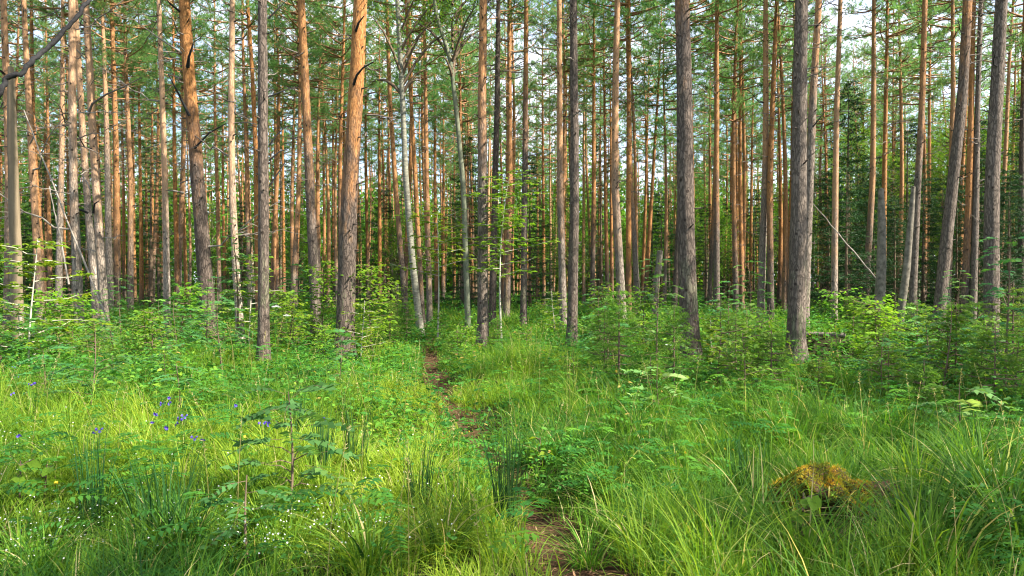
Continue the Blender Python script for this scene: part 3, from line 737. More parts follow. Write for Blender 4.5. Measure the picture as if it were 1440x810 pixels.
for i, (px, D, k, s, lab) in enumerate([(1192, 33, 0, 1.0, 'big dark spruce behind the pine with a brightly sunlit edge'), (1228, 36, 1, 1.0, 'dark spruce just behind the broken birch stub'),
        (1325, 36, 1, .9, 'dark shaded spruce behind the thick leaning brown pine'), (745, 40, 0, .8, 'tall dark spruce far back behind the path end pines'),
        (845, 46, 2, .8, 'tall dark spruce behind the pine with mottled foot'), (60, 42, 0, .8, 'dark spruce behind the smooth olive dead trunk'),
        (540, 48, 1, 1., 'tall dark spruce far behind the leaning white birch'), (1420, 30, 1, .8, 'dark spruce behind the thick grey pine at the right edge'),
        (395, 50, 2, .8, 'tall dark spruce far behind the straight grey pine'), (1060, 48, 1, 1., 'tall dark spruce far behind, left of the stout grey pine'), (930, 44, 1, .9, 'dark spruce behind the massive brown pine'),
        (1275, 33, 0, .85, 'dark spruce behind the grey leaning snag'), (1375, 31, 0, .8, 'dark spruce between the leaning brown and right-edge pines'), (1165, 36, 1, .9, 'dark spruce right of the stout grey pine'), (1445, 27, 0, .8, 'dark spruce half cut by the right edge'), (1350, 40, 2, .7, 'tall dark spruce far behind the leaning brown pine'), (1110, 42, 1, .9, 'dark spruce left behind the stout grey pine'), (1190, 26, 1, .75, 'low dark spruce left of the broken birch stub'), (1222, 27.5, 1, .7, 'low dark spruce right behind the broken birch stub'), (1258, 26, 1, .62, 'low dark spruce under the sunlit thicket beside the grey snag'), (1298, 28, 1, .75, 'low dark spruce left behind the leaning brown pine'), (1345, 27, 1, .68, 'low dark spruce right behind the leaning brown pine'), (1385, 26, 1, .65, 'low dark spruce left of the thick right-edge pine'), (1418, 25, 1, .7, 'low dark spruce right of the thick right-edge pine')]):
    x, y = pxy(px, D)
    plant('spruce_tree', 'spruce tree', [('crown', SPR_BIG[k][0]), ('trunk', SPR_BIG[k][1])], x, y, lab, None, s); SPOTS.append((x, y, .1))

# leafy trees at the back: mostly to the right, some low ones between the pines
zone_count = {}
for (px, D, i, s) in [(1205, 44, 2, 1.0), (1255, 40, 0, 1.0), (1290, 46, 2, 1.), (1340, 42, 2, 1.), (1385, 38, 0, 1.1), (1430, 40, 2, 1.), (1470, 36, 2, .9), (1240, 52, 2, 1.2), (1310, 54, 2, 1.2), (1365, 50, 2, 1.2), (1415, 52, 2, 1.2),
                      (1100, 50, 0, 1.), (1040, 54, 2, .8), (975, 50, 0, .9), (1160, 52, 2, .9), (905, 56, 0, .8), (655, 55, 0, .9), (590, 52, 1, 1.), (480, 54, 0, .8), (300, 56, 1, 1.), (130, 52, 0, .8), (20, 46, 1, 1.), (1130, 42, 3, 1.), (1010, 44, 3, 1.), (790, 55, 1, 1.), (420, 45, 3, 1.), (560, 44, 3, .9), (1500, 40, 2, 1.), (-40, 40, 1, 1.)]:
    x, y = pxy(px, D)
    if px > 1190: lab, grp = 'sunlit leafy tree in the bright thicket behind the right-hand pines', 'leafy trees behind the right-hand pines'
    elif px > 840: lab, grp = 'low leafy tree far back between the massive brown pine and the sunlit thicket', 'leafy trees behind the massive pine'
    else: lab, grp = 'low leafy tree far back among the distant pines left of the mottled pine', 'leafy trees far back in the stand'
    plant_leafy(i, x, y, s*R.uniform(.9, 1.1), lab, grp)

for q in range(80):
    px = R.uniform(-120, 1560); D = R.uniform(36, 72); x, y = pxy(px, D)
    if not free(x, y, .7): continue
    txt, k = zone_of(px)
    zone = f'between the {SHORT[k[0]]} and the {SHORT[k[1]]}' if isinstance(k, tuple) else ('left of the ' if txt.startswith('left') else 'right of the ') + SHORT[k]
    if R.random() < (.84 if px < 1150 else .6):
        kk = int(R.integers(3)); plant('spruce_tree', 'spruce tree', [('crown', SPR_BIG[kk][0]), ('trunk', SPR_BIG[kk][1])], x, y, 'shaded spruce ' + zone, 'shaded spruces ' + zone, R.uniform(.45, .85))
    else: plant_leafy(int(R.choice([0, 1, 3, 3])), x, y, R.uniform(.7, 1.05), 'low leafy tree ' + zone, 'low leafy trees ' + zone)
    SPOTS.append((x, y, .1))
# distant pines ------------------------------------------------------------------
FT = []
for i in range(6):
    hh = [18, 19, 17, 20, 18.5, 17.5][i]; ph = i*1.7
    def fn(z, ph=ph, i=i): return (.14*sin(ph + z*.28) - .14*sin(ph) + z*.006*(i - 2.5), .06*sin(ph*2 + z*.4), z)
    FT.append((trunk_mesh(fn, hh, .115, 8, M_BARK, 24, stubs=8)[0], hh))
def far_pine(x, y, label, group):
    i = int(R.integers(6)); me, hh = FT[i]; s = R.uniform(.86, 1.1)
    root = thing('pine_tree', label, 'pine tree', (x, y, float(ground(x, y))), R.uniform(-.4, .4), group, s)
    tr = link('trunk', me, root); tr.color = (R.uniform(1, 5)/20, R.uniform(0, .5), R.uniform(.1, .6), 1)
    cb = hh*R.uniform(.48, .6); ci = int(R.integers(6)); ln = [7.5, 8.5, 6.5, 8, 9, 7][ci]
    link('crown', CROWNS[ci], root, (.14*sin(i*1.7 + cb*.28) - .14*sin(i*1.7) + cb*.006*(i - 2.5), 0, cb), R.uniform(0, 6.3), (R.uniform(.85, 1.2), R.uniform(.85, 1.2), (hh - cb)/ln*1.04))
    SPOTS.append((x, y, .1))
n = 0; tries = 0
while n < 178 and tries < 9000:
    tries += 1
    D = R.uniform(31, 74); px = R.uniform(-150, 1590)
    if px > 1150 and R.random() < .45: continue
    x, y = pxy(px, D)
    if not free(x, y, 1.5): continue
    txt, k = zone_of(px)
    if isinstance(k, tuple): zone = f'between the {SHORT[k[0]]} and the {SHORT[k[1]]}'
    else: zone = ('left of the ' if txt.startswith('left') else 'right of the ') + SHORT[k]
    lab = 'thin distant pine seen ' + zone
    far_pine(x, y, lab, 'distant pines ' + zone); n += 1

# unseen pines added beside and behind the camera to shade the clearing
for x, y in [(15, 9.5), (14.5, -3.0), (20, 2.6), (12, -1.65),  (26, 7), (24, 15), (19, 19), (12, -6.5), (30, 2), (-10, 4), (-13, 9), (-8, -5), (31, 17), (23, -6), (16.5, 4.5), (17.5, -1.9)]:
    far_pine(x + R.uniform(-.2, .2), y + R.uniform(-.2, .2), 'unseen tall pine added outside the frame to shade the clearing', 'added shade pines around the clearing')

# far-off wood that closes the view -------------------------------------------------
a = Acc(); nf = 950
ang = R.uniform(-1.0, 1.0, nf); dist = R.uniform(78, 120, nf); hx = np.sin(ang)*dist; hy = np.cos(ang)*dist
for k in range(nf):
    hgt = R.uniform(11, 19)
    tube(a, np.array([(hx[k], hy[k], 0), (hx[k] + .2, hy[k], hgt*.5), (hx[k], hy[k], hgt)]), [.13, .1, .05], 5, .5, 1)
    lowc = R.random() < .7
    m = 380; z = R.uniform(.04 if lowc else .45, 1, m)*hgt*(.7 if lowc else 1)
    rad = (3.4 if lowc else 2.4)*np.sqrt(R.random(m))*np.sin(pi*np.clip(z/hgt*.9 + .1, 0, 1))**.6; az = R.uniform(0, 2*pi, m)
    P = np.stack([hx[k] + np.cos(az)*rad, hy[k] + np.sin(az)*rad, z], 1)
    leaves(a, P, rdir(m), rdir(m, .8), R.uniform(.3, .65, m), R.uniform(.18, .36, m), np.clip(R.normal(.36, .16) + R.normal(0, .15, m), 0, 1), 1, .1)
g = link('forest', a.mesh('forest', [M_TREELEAF, M_LIMB])); g['kind'] = 'stuff'
tag(g, 'far-off wood closing the view behind the distant pines', 'forest')

# understorey ------------------------------------------------------------------
def rowan(seed, H, n_leaf, spread=.5, leafL=.2, mat=M_ROWAN, bare=.2):
    global R
    keep = R; R = np.random.default_rng(seed)
    fol, wood = Acc(), Acc(); t = np.linspace(0, 1, 10)
    c = np.stack([.05*H*np.sin(2.2*t + seed), .04*H*np.sin(3*t + seed*2), H*t], 1); c -= c[0]
    tube(wood, c, np.linspace(.006 + .007*H, .003, 10), 6)
    for k in range(n_leaf):
        s = bare + (1 - bare)*(k + R.random())/n_leaf
        p0 = np.array([np.interp(s, t, c[:, q]) for q in range(3)]); az = k*2.4 + R.uniform(-.5, .5)
        d = np.array([cos(az), sin(az), R.uniform(.1, .6)]); 
        br = spread*R.uniform(.1, 1.)*(1.15 - s) 
        p1 = p0 + d*br
        if br > .1: tube(wood, np.stack([p0, (p0 + p1)/2 + np.array([0, 0, .02]), p1]), [.005, .004, .002], 3, cap=False)
        for rep in range(1 if br < .2 else 3):
            az3 = az + (0 if rep == 0 else R.uniform(-1.1, 1.1)); st = p1 if rep == 0 else p0 + (p1 - p0)*R.uniform(.4, 1)
            d3 = norm(np.array([cos(az3), sin(az3), R.uniform(.05, .85)])); L = leafL*R.uniform(.75, 1.25)
            pairs = 6; u = np.linspace(.25, .95, pairs)
            lat = np.array([-sin(az3), cos(az3), 0]); up = norm(np.cross(d3, lat)); up = up if up[2] > 0 else -up
            rc = st + d3*L*u[:, None] - np.array([0, 0, 1])*(L*.5*u**2)[:, None]
            P = np.concatenate([rc, rc, rc[-1:]]); Dr = np.concatenate([np.tile(lat*.9 + d3*.45, (pairs, 1)), np.tile(-lat*.9 + d3*.45, (pairs, 1)), d3[None]])
            Dr = Dr + R.normal(0, .08, Dr.shape) - np.array([0, 0, .12])
            leaves(fol, P, Dr, np.tile(up, (len(P), 1)) + R.normal(0, .3, (len(P), 3)), L*.38*np.concatenate([1 - .35*u, 1 - .35*u, [.8]]), L*.155, np.clip(R.normal(.5, .2) + R.normal(0, .06, len(P)), 0, 1), 1, .15)
            tube(wood, np.concatenate([st[None], rc[[1, 3, 5]]]), [.002, .0017, .0014, .001], 3, cap=False)
    R = keep
    return [('foliage', fol.mesh('foliage', mat)), ('stem', wood.mesh('stem', M_TWIG))]
ROWAN = [rowan(600, .9, 30, .28, .27), rowan(601, 1.2, 30, .45, .22), rowan(602, .65, 10, .2, .2), rowan(603, 1.9, 36, .55, .2), rowan(604, 3.1, 44, .6, .2, bare=.35), rowan(605, .45, 8, .12, .17), rowan(606, .7, 9, .3, .3, leaf_mat('sunlit_rowan_leaves', [(0, (.08, .2, .05)), (.6, (.16, .30, .085)), (1, (.27, .39, .13))], .35))]  # last rowan: sunlight on its fronds put into a paler leaf colour

def broad_sapling(seed, H, n_layers, spread, leafL, mat, palmate=True, bare=.45, stem=M_SAPL, lean=0.0, per=16):
    global R
    keep = R; R = np.random.default_rng(seed)
    fol, wood = Acc(), Acc(); t = np.linspace(0, 1, 12)
    c = np.stack([lean*H*t**1.5 + .03*H*np.sin(3*t + seed) - .03*H*sin(seed), .03*H*np.sin(2*t + 1) - .03*H*sin(1), H*t], 1)
    tube(wood, c, np.linspace(.005 + .006*H, .004, 12), 6)
    for k in range(n_layers):
        s = bare + (1 - bare)*(k + .5)/n_layers; p0 = np.array([np.interp(s, t, c[:, q]) for q in range(3)])
        az = k*2.2 + R.uniform(-.6, .6); ln = spread*R.uniform(.5, 1.1)*(1.2 - .6*s)
        q = np.linspace(0, 1, 5)[:, None]; d = np.array([cos(az), sin(az), R.uniform(.0, .3)])
        pts = p0 + d*ln*q + R.normal(0, .02, (5, 3))*q
        tube(wood, pts, np.linspace(.008, .002, 5), 4, cap=False)
        m = per; u = R.uniform(.15, 1.05, m)
        P = np.stack([np.interp(u, q[:, 0], pts[:, w]) for w in range(3)], 1) + R.normal(0, 1, (m, 3))*np.array([.12, .12, .03])*spread
        a3 = az + R.normal(0, 1.0, m); Dr = np.stack([np.cos(a3), np.sin(a3), R.uniform(-.35, .1, m)], 1)
        N = np.tile([0, 0, 1.], (m, 1)) + R.normal(0, .3, (m, 3)); L = leafL*R.uniform(.6, 1.2, m); tn = np.clip(R.normal(.55, .2, m), 0, 1)
        if palmate:
            for ang, sc in ((0, 1), (.75, .85), (-.75, .85), (1.5, .55), (-1.5, .55)):
                Dd = np.stack([np.cos(a3 + ang), np.sin(a3 + ang), Dr[:, 2]], 1)
                leaves(fol, P, Dd, N, L*sc, L*.42, tn, 1, .15)
        else: leaves(fol, P, Dr, N, L, L*.58, tn, 2, .2)
    R = keep
    return [('foliage', fol.mesh('foliage', mat)), ('stem', wood.mesh('stem', stem))]
MAPLE = [broad_sapling(700, 4.2, 26, 1.3, .13, M_MAPLE, True, .42, lean=.08, per=22), broad_sapling(701, 3.2, 16, 1.2, .12, M_MAPLE, True, .5, per=20), broad_sapling(702, 1.7, 18, .7, .1, M_MAPLE, True, .15, per=14)]
SHRUB = [broad_sapling(710 + i, h, n_, sp, lf, M_SHRUB, False, .1, M_TWIG, per=p_) for i, (h, n_, sp, lf, p_) in enumerate([(1.1, 22, .5, .085, 13), (.8, 18, .45, .08, 12), (1.8, 34, .75, .09, 14), (.55, 12, .35, .09, 10)])]

M_BUSH = leaf_mat('bright_bush_leaves', [(0, (.07, .19, .02)), (.5, (.13, .26, .025)), (1, (.22, .34, .03))], .5)
SHRUB.append(broad_sapling(716, 2.0, 44, .75, .095, M_BUSH, False, .12, M_TWIG, per=20))
SHRUB.append(broad_sapling(717, 1.3, 30, .6, .09, M_BUSH, False, .08, M_TWIG, per=18))
for px, py, k, s, lab in [(405, 745, 0, 1.0, 'dark-stemmed rowan sapling standing among rushes left of the path'), (348, 800, 5, 1.15, 'small rowan seedling at the bottom among white starry flowers'),
        (1352, 645, 6, 1.0, 'rowan sapling with pale sunlit fronds, right of the mossy stump'), (1325, 575, 1, 1.1, 'bluish-green rowan bush behind the sapling with pale fronds'),
        (125, 600, 1, .85, 'bluish rowan bush beside the blue flowers at far left'), (60, 585, 0, .9, 'rowan sapling between the blue flowers at the left edge'),
        (312, 545, 1, 1.05, 'rowan with dark straight foot before the slim pale pine'), (332, 500, 4, .95, 'tall thin rowan wrapping the slim pale pine'),
        (290, 520, 3, .8, 'bushy rowan in front of the thick two-toned pine'), (8, 545, 3, 1.1, 'tall rowan cut by the left edge, under the olive dead trunk'),
        (475, 560, 0, .9, 'small rowan just left of the path beside the thick orange pine'), (1290, 520, 3, .75, 'rowan under the grey leaning snag'),
        (250, 600, 5, 1.4, 'low rowan seedling among the blue flowers near the drooping tussock'), (930, 600, 6, 1., 'rowan sapling with cream-tipped sunlit fronds right of the path'), (160, 520, 1, .8, 'rowan bush at the foot of the bleached leaning pole')]:
    x, y, z = gpos(px, py); plant('rowan_sapling', 'rowan', ROWAN[k], x, y, lab, None, s)
for px, D, k, s, lab in [(706, 17, 0, 1.0, 'tall thin young maple, yellow-green leaf layers beside the pinkish-grey pine'), (615, 18, 1, 1.1, 'young maple with flat yellow-green leaf tiers beside the path end'),
        (507, 13.2, 2, .75, 'bright young maple at the foot of the thick orange pine'), (350, 15.5, 2, 1.2, 'young maple between the slim pale and straight grey pines'),
        (40, 11, 2, 1.3, 'bright young maple at the left edge below the olive trunk'), (1000, 13.2, 2, .6, 'small maple with fresh leaves at the foot of the massive brown pine'), (780, 19, 2, .8, 'young maple in herbs between the two slim bare pines')]:
    x, y = pxy(px, D); plant('young_maple', 'young maple', MAPLE[k], x, y, lab, None, s)
for px, D, k, s, lab in [(450, 14.4, 4, 1.0, 'tall leafy bush left of the thick orange pine'), (524, 14.2, 4, .95, 'leafy bush right of the thick orange pine'), (455, 12.2, 5, .6, 'leafy bush in sun before the thick orange pine'),
        (412, 13.6, 5, .9, 'leafy bush right of the straight grey pine'), (205, 11.2, 5, .8, 'leafy bush left of the slender pale-footed pine'), (130, 12, 0, .9, 'leafy bush below the bleached leaning pole'),
        (268, 13.6, 5, 1.1, 'leafy bush at the foot of the thick two-toned pine'), (62, 12.5, 5, 1., 'leafy bush right of the olive dead trunk'), (655, 12.6, 5, .6, 'low leafy bush at the right rim of the path end'), (620, 17, 0, .8, 'leafy bush left of the pinkish-grey pine'),
        (740, 13, 1, .8, 'low leafy bush right of the pinkish-grey pine'), (870, 13.5, 0, .8, 'leafy bush under the pine with mottled foot'), (905, 16, 5, 1.1, 'taller leafy bush left of the massive brown pine'), (845, 16.5, 5, 1.1, 'leafy bush between the slim grey and mottled pines'),
        (1010, 9.6, 1, 1.2, 'large leafy bush in front of the massive brown pine'), (1045, 8.6, 0, .9, 'dense leafy bush left of the young spruces in the thicket'), (1070, 10.8, 0, .9, 'leafy bush at the foot of the stout grey pine'),
        (1245, 9.5, 5, .75, 'yellowish-green leafy bush before the broken birch stub'), (1390, 10.5, 0, 1., 'leafy bush before the thick grey pine at the right edge'), (1430, 8.5, 1, 1.2, 'leafy bush cut by the right edge'),
        (1260, 12, 0, 1., 'leafy bush under the broken birch stub'), (1060, 15.5, 0, 1., 'leafy bush left of the stout grey pine'), (560, 22, 2, .8, 'bush in shade at the foot of the leaning white birch')]:
    x, y = pxy(px, D); plant('leafy_shrub', 'shrub', SHRUB[k], x, y, lab, None, s)
for px, D, k, s, lab in [(1085, 8.8, 0, 1., 'young spruce in the middle of the right-hand thicket'), (1082, 11.8, 3, .8, 'tallest young spruce, left foot of the stout grey pine'), (1152, 8.6, 2, .9, 'young spruce below the fallen log'),
        (1035, 10.5, 1, .9, 'young spruce right of the massive brown pine'), (1236, 11.5, 1, .9, 'young spruce left of the broken birch stub'), (1290, 11.5, 3, .9, 'young spruce right of the grey leaning snag'), (1345, 9.5, 1, 1., 'young spruce behind the pale rowan fronds'),
        (1375, 12.5, 3, .9, 'young spruce at the foot of the thick right-edge pine'), (1425, 11, 3, 1.1, 'young spruce with long arms at the right edge'), (1250, 8.5, 0, .9, 'young spruce above the mossy stump'), (548, 15.8, 3, .75, 'dark bushy young spruce left of the path end'),
        (572, 16.5, 1, .9, 'low dark spruce near the leaning white birch'), (643, 13.2, 2, 1., 'small dark spruce at the right rim of the path'), (850, 10.5, 1, .9, 'thin young spruce right of the path in open grass'), (948, 9.3, 1, 1., 'young spruce in front of the massive brown pine'),
        (700, 14.8, 0, .8, 'low spruce in front of the pinkish-grey pine'), (395, 16, 1, 1., 'young spruce behind the straight grey pine'), (1300, 7.6, 2, 1., 'small spruce between the mossy stump and pale fronds'), (1200, 16.4, 1, 1., 'young spruce behind the fallen log'), (1400, 8, 0, 1.1, 'young spruce right of the pale rowan fronds')]:
    x, y = pxy(px, D); plant('spruce_sapling', 'young spruce', [('foliage', SPR_SM[k][0]), ('stem', SPR_SM[k][1])], x, y, lab, None, s)

FEETS = [(-4.34, 12.4), (-3.3, 14), (1.46, 17.4), (3.51, 14), (5.88, 14.7), (-9.7, 20), (-6.1, 16), (10.1, 15), (6.5, 15.2), (6.95, 15.2)]
for q in range(64):
    left = q < 26
    for tr_ in range(30):
        D = R.uniform(9, 17) if left else R.uniform(8, 17); px = R.uniform(-60, 470) if left else R.uniform(800, 1500); x, y = pxy(px, D)
        if free(x, y, .45) and abs(x - path_x(y)) > .9 and not any(abs(x - fx*(y/fy)) < .55 and fy - (9 if 6.4 < fx < 7 else 5) < y < fy + .5 for fx, fy in FEETS): break
    if R.random() < .35: nm, cat, pr, wd = 'rowan_sapling', 'rowan', ROWAN[int(R.choice([1, 3, 0]))], 'rowan sapling'
    elif not left and R.random() < .36: kk = int(R.integers(4)); nm, cat, pr, wd = 'spruce_sapling', 'young spruce', [('foliage', SPR_SM[kk][0]), ('stem', SPR_SM[kk][1])], 'young spruce'
    else: nm, cat, pr, wd = 'leafy_shrub', 'shrub', SHRUB[int(R.choice([0, 1, 3, 5]))], 'low green bush'
    zone = 'in the herb thicket left of the path, among many alike' if left else 'in the thicket below the pines right of the path, among many alike'
    plant(nm, cat, pr, x, y, wd + ' ' + zone, wd + ('s left of the path' if left else 's right of the path'), R.uniform(.7, 1.15)); SPOTS.append((x, y, .1))
# tussocks and rushes
def tussock(seed, n, H, spread, lean, W, mat=M_GRASS, tint=(.42, .14), segs=6):
    global R
    keep = R; R = np.random.default_rng(seed)
    a = Acc(); az = R.uniform(0, 2*pi, n); r = spread*np.sqrt(R.random(n))
    P = np.stack([np.cos(az)*r, np.sin(az)*r, -.02 + 0*r], 1)
    blades(a, P, H*R.uniform(.5, 1.15, n), W*R.uniform(.6, 1.3, n), az + R.normal(0, .5, n), np.clip(lean*(.3 + r/spread*.9)*R.uniform(.5, 1.5, n), .03, 1.6), segs, np.where(R.random(n) < .06, R.uniform(.88, 1, n), np.clip(R.normal(*tint, n), 0, .88)))
    R = keep
    return a.mesh('tussock', mat)
TUS = [tussock(800, 150, .62, .14, .85, .011), tussock(801, 120, .5, .12, 1.0, .011), tussock(802, 170, .72, .17, .8, .012, tint=(.26, .12)), tussock(803, 200, .42, .14, 1.3, .006, tint=(.6, .12))]
RUSH = [tussock(810, 60, .75, .07, .12, .009, M_RUSH, (.4, .25), 5), tussock(811, 80, .62, .16, .25, .012, M_RUSH, (.6, .2), 5), tussock(812, 40, .8, .09, .15, .009, M_RUSH, (.3, .2), 5)]
for px, py, k, s, lab in [(1130, 815, 2, .9, 'arching grass tussock at the bottom, left of the broad-leaved seedling'), (1000, 790, 0, 1., 'grass tussock at the right rim of the bare earth patch'), (905, 800, 0, .9, 'grass tussock hanging over the bare path earth'),
        (1310, 815, 2, 1.05, 'large coarse tussock at the bottom, right below the mossy stump'), (1400, 745, 2, 1.1, 'large deep-green tussock right of the mossy stump near the edge'), (850, 690, 0, .85, 'sunlit tussock right of the path above the bare earth'),
        (960, 665, 1, 1., 'sunlit tussock with pale arching blades, right of the path'), (1030, 690, 0, .9, 'green tussock left of the mossy stump'), (620, 800, 1, 1.0, 'broad-bladed tussock at the bottom, left of the path'), (520, 815, 1, 1.1, 'broad-bladed tussock at the bottom near white flowers'),
        (285, 590, 3, 1.2, 'drooping yellow-green tussock with straw below, behind the blue flowers'), (240, 790, 2, .8, 'coarse tussock with long upright blades at the lower left'), (1195, 665, 3, .7, 'bright tussock growing from the top of the mossy stump'),
        (940, 750, 0, .9, 'green tussock between the bare earth and mossy stump'), (1262, 812, 1, .75, 'low tussock at the bottom, right of the stump hollow'), (640, 740, 1, .9, 'tussock at the left rim of the path beside the rush'), (900, 620, 3, 1.1, 'yellow-green tussock in sun right of the path middle'),
        (1290, 700, 0, 1., 'tussock at the right side of the mossy stump'), (1440, 790, 2, 1., 'tussock cut by the right edge at the bottom'), (60, 800, 1, .9, 'tussock cut by the bottom left corner'), (780, 620, 1, .9, 'tussock at the right rim of the path middle'),
        (1070, 760, 2, .85, 'dark tussock just left of the stump hollow'), (1360, 690, 0, 1., 'tussock below the pale rowan fronds'), (830, 790, 1, .8, 'small tussock at the left rim of the bare earth')]:
    x, y, z = gpos(px, py); o = link('grass_tussock', TUS[k], None, (x, y, z), R.uniform(0, 6.3), s)
    tag(o, lab, 'grass tussock', 'grass tussocks in the clearing')
for px, py, k, s, lab in [(714, 745, 0, 1.05, 'dark upright rush tuft at the left rim of the path'), (235, 770, 1, 1.1, 'dark broad rush tuft at the lower left'), (452, 690, 0, .9, 'rush tuft right of the dark-stemmed rowan'), (590, 735, 2, .8, 'sparse dark rush left of the path'),
        (500, 680, 2, .9, 'sparse rush in the sunny grass left of the path'), (415, 640, 0, .8, 'rush tuft behind the dark-stemmed rowan'), (1055, 700, 1, .9, 'rush tuft left of the mossy stump'), (130, 740, 2, .9, 'thin rush at the left among starry white flowers')]:
    x, y, z = gpos(px, py); o = link('rush_tuft', RUSH[k], None, (x, y, z), R.uniform(0, 6.3), s)
    tag(o, lab, 'rush', 'rush tufts in the clearing')

# flowers
def flower_head(seed, nfl, size, mat):
    global R
    keep = R; R = np.random.default_rng(seed)
    a = Acc()
    for k in range(nfl):
        c = np.clip(R.normal(0, size*.42, 3), -size*.6, size*.6) if nfl > 1 else np.zeros(3)
        ax = rdir(1, .5)[0]; u = norm(np.cross(ax, [0.3, .5, 1])); w = np.cross(ax, u)
        an = np.arange(5)/5*2*pi
        D = np.cos(an)[:, None]*u + np.sin(an)[:, None]*w + ax*.35
        leaves(a, np.tile(c, (5, 1)), D, np.tile(ax, (5, 1)), size*.62, size*.55, np.clip(R.normal(.5, .25, 5), 0, 1), 2, -.1)
    R = keep
    return a.mesh('flower', mat)
BF = [flower_head(850 + i, n_, .021, M_BLUE) for i, n_ in enumerate((3, 5, 4))]
YF = flower_head(860, 1, .02, M_YEL)
def stalk(x, y, tops, name, label, cat, group, heads, leafm=M_HERB):
    gz = float(ground(x, y)); root = thing(name, label, cat, (x, y, gz), 0, group)
    a = Acc()
    for (tx, ty, tz) in tops:
        P = np.array([(0, 0, 0), ((tx - x)*.3, (ty - y)*.3, (tz - gz)*.5), (tx - x, ty - y, tz - gz)]); tube(a, P, [.003, .0025, .0018], 4)
    m = 8; s = R.uniform(.1, .7, m); az = R.uniform(0, 6.3, m); h = tops[0][2] - gz
    leaves(a, np.stack([0*s, 0*s, s*h], 1), np.stack([np.cos(az), np.sin(az), R.uniform(.2, .7, m)], 1), np.tile([0, 0, 1.], (m, 1)), .08, .025, .4, 2, .3)
    link('stem', a.mesh('stem', leafm), root)
    for (tx, ty, tz) in tops: link('flower', heads[int(R.integers(len(heads)))], root, (tx - x, ty - y, tz - gz), R.uniform(0, 6.3), R.uniform(.8, 1.2))
for pts, lab in [([(18, 517), (25, 512), (21, 530)], 'three-headed blue flower at the left edge, tallest of the blue flowers'), ([(42, 541), (46, 540)], 'blue flower just right of the three-headed one at the left edge'), ([(20, 553)], 'dull blue flower low at the left edge'),
        ([(130, 610), (134, 608)], 'violet-blue flower alone in the grass between the left edge and the tussock'), ([(23, 615)], 'lowest small blue flower at the left edge'), ([(228, 568), (237, 561), (238, 567)], 'three-headed blue flower left of the drooping tussock'),
        ([(219, 582), (215, 594)], 'blue flower below the three-headed one by the tussock'), ([(253, 589), (256, 588)], 'bright violet flower in front of the drooping tussock'), ([(233, 602), (245, 598)], 'paired blue flower below the bright violet one'),
        ([(329, 571)], 'single violet flower right of the drooping tussock'), ([(370, 596), (376, 597), (364, 598)], 'pale blue flower left of the dark-stemmed rowan'), ([(449, 588), (455, 591)], 'blue flower right of the dark-stemmed rowan top'), ([(283, 620), (275, 616)], 'low dark blue flower below the drooping tussock')]:
    D = 1080/(np.mean([p[1] for p in pts]) - HZ); tops = [((p[0] - 720)*D/1000, D + R.uniform(-.04, .04), EYE - (p[1] - HZ)*D/1000) for p in pts]
    stalk(tops[0][0] + .03, D, tops, 'blue_flower', lab, 'flower', 'blue wildflowers', BF)
for px, py, lab in [(343, 614, 'left yellow buttercup of the pair near the dark-stemmed rowan'), (351, 613, 'right yellow buttercup of the pair near the dark-stemmed rowan'), (355, 655, 'yellow buttercup low below the buttercup pair'), (659, 607, 'yellow buttercup at the left rim of the path'), (726, 599, 'yellow buttercup right of the path middle'),
        (964, 637, 'yellow buttercup in the sunlit tussocks'), (1020, 632, 'left yellow flower of the pair before the young spruces'), (1031, 633, 'right yellow flower of the pair before the young spruces'), (77, 680, 'yellow flower among the starry white flowers at lower left')]:
    D = 1250/(py - HZ); x = (px - 720)*D/1000
    stalk(x + .02, D, [(x, D, EYE - (py - HZ)*D/1000)], 'buttercup', lab, 'flower', 'yellow wildflowers', [YF])
# broad-leaved seedlings in the foreground
SEED = broad_sapling(730, .34, 5, .11, .11, M_MAPLE, False, .15, M_TWIG, per=3)
for px, py, s, lab in [(1022, 808, .9, 'bright broad-leaved seedling at the bottom, left of the stump'), (1128, 790, 1.15, 'bright broad-leaved seedling in front of the stump hollow'), (25, 730, 1.2, 'broad-leaved seedling at the left edge among white flowers'), (60, 715, 1.0, 'large-leaved seedling right of the left-edge seedling'), (760, 660, .9, 'broad-leaved seedling right of the dark rush tuft')]:
    x, y, z = gpos(px, py); plant('seedling', 'seedling', SEED, x, y, lab, None, s)

# umbels
a = Acc(); tube(a, [(0, 0, 0), (.01, 0, .35), (0, 0, .8)], [.005, .004, .003], 5)
b = Acc()
for k in range(14):
    an = k*2.4; r = .055*math.sqrt(k/14); tip = np.array([cos(an)*r, sin(an)*r, .86 - r*.4])
    tube(a, np.stack([(0, 0, .8), tip*[.6, .6, 1] - [0, 0, .02], tip]), [.0015]*3, 3, cap=False)
    m = 12; P = tip + R.normal(0, .009, (m, 3))*[1, 1, .3]; leaves(b, P, rdir(m), rdir(m, 3), .009, .008, .6, 1, 0)
UMB = [('stem', a.mesh('stem', M_HERB)), ('flower', b.mesh('flower', M_WHITE))]
for px, D, s, lab in [(388, 12.3, 1.25, 'white umbel flower just right of the straight grey pine'), (403, 12.8, 1.05, 'lower white umbel right of the straight grey pine'), (940, 11, .8, 'whitish umbel in herbs before the massive brown pine')]:
    x, y = pxy(px, D); plant('umbel_flower', 'flower', UMB, x, y, lab, None, s)

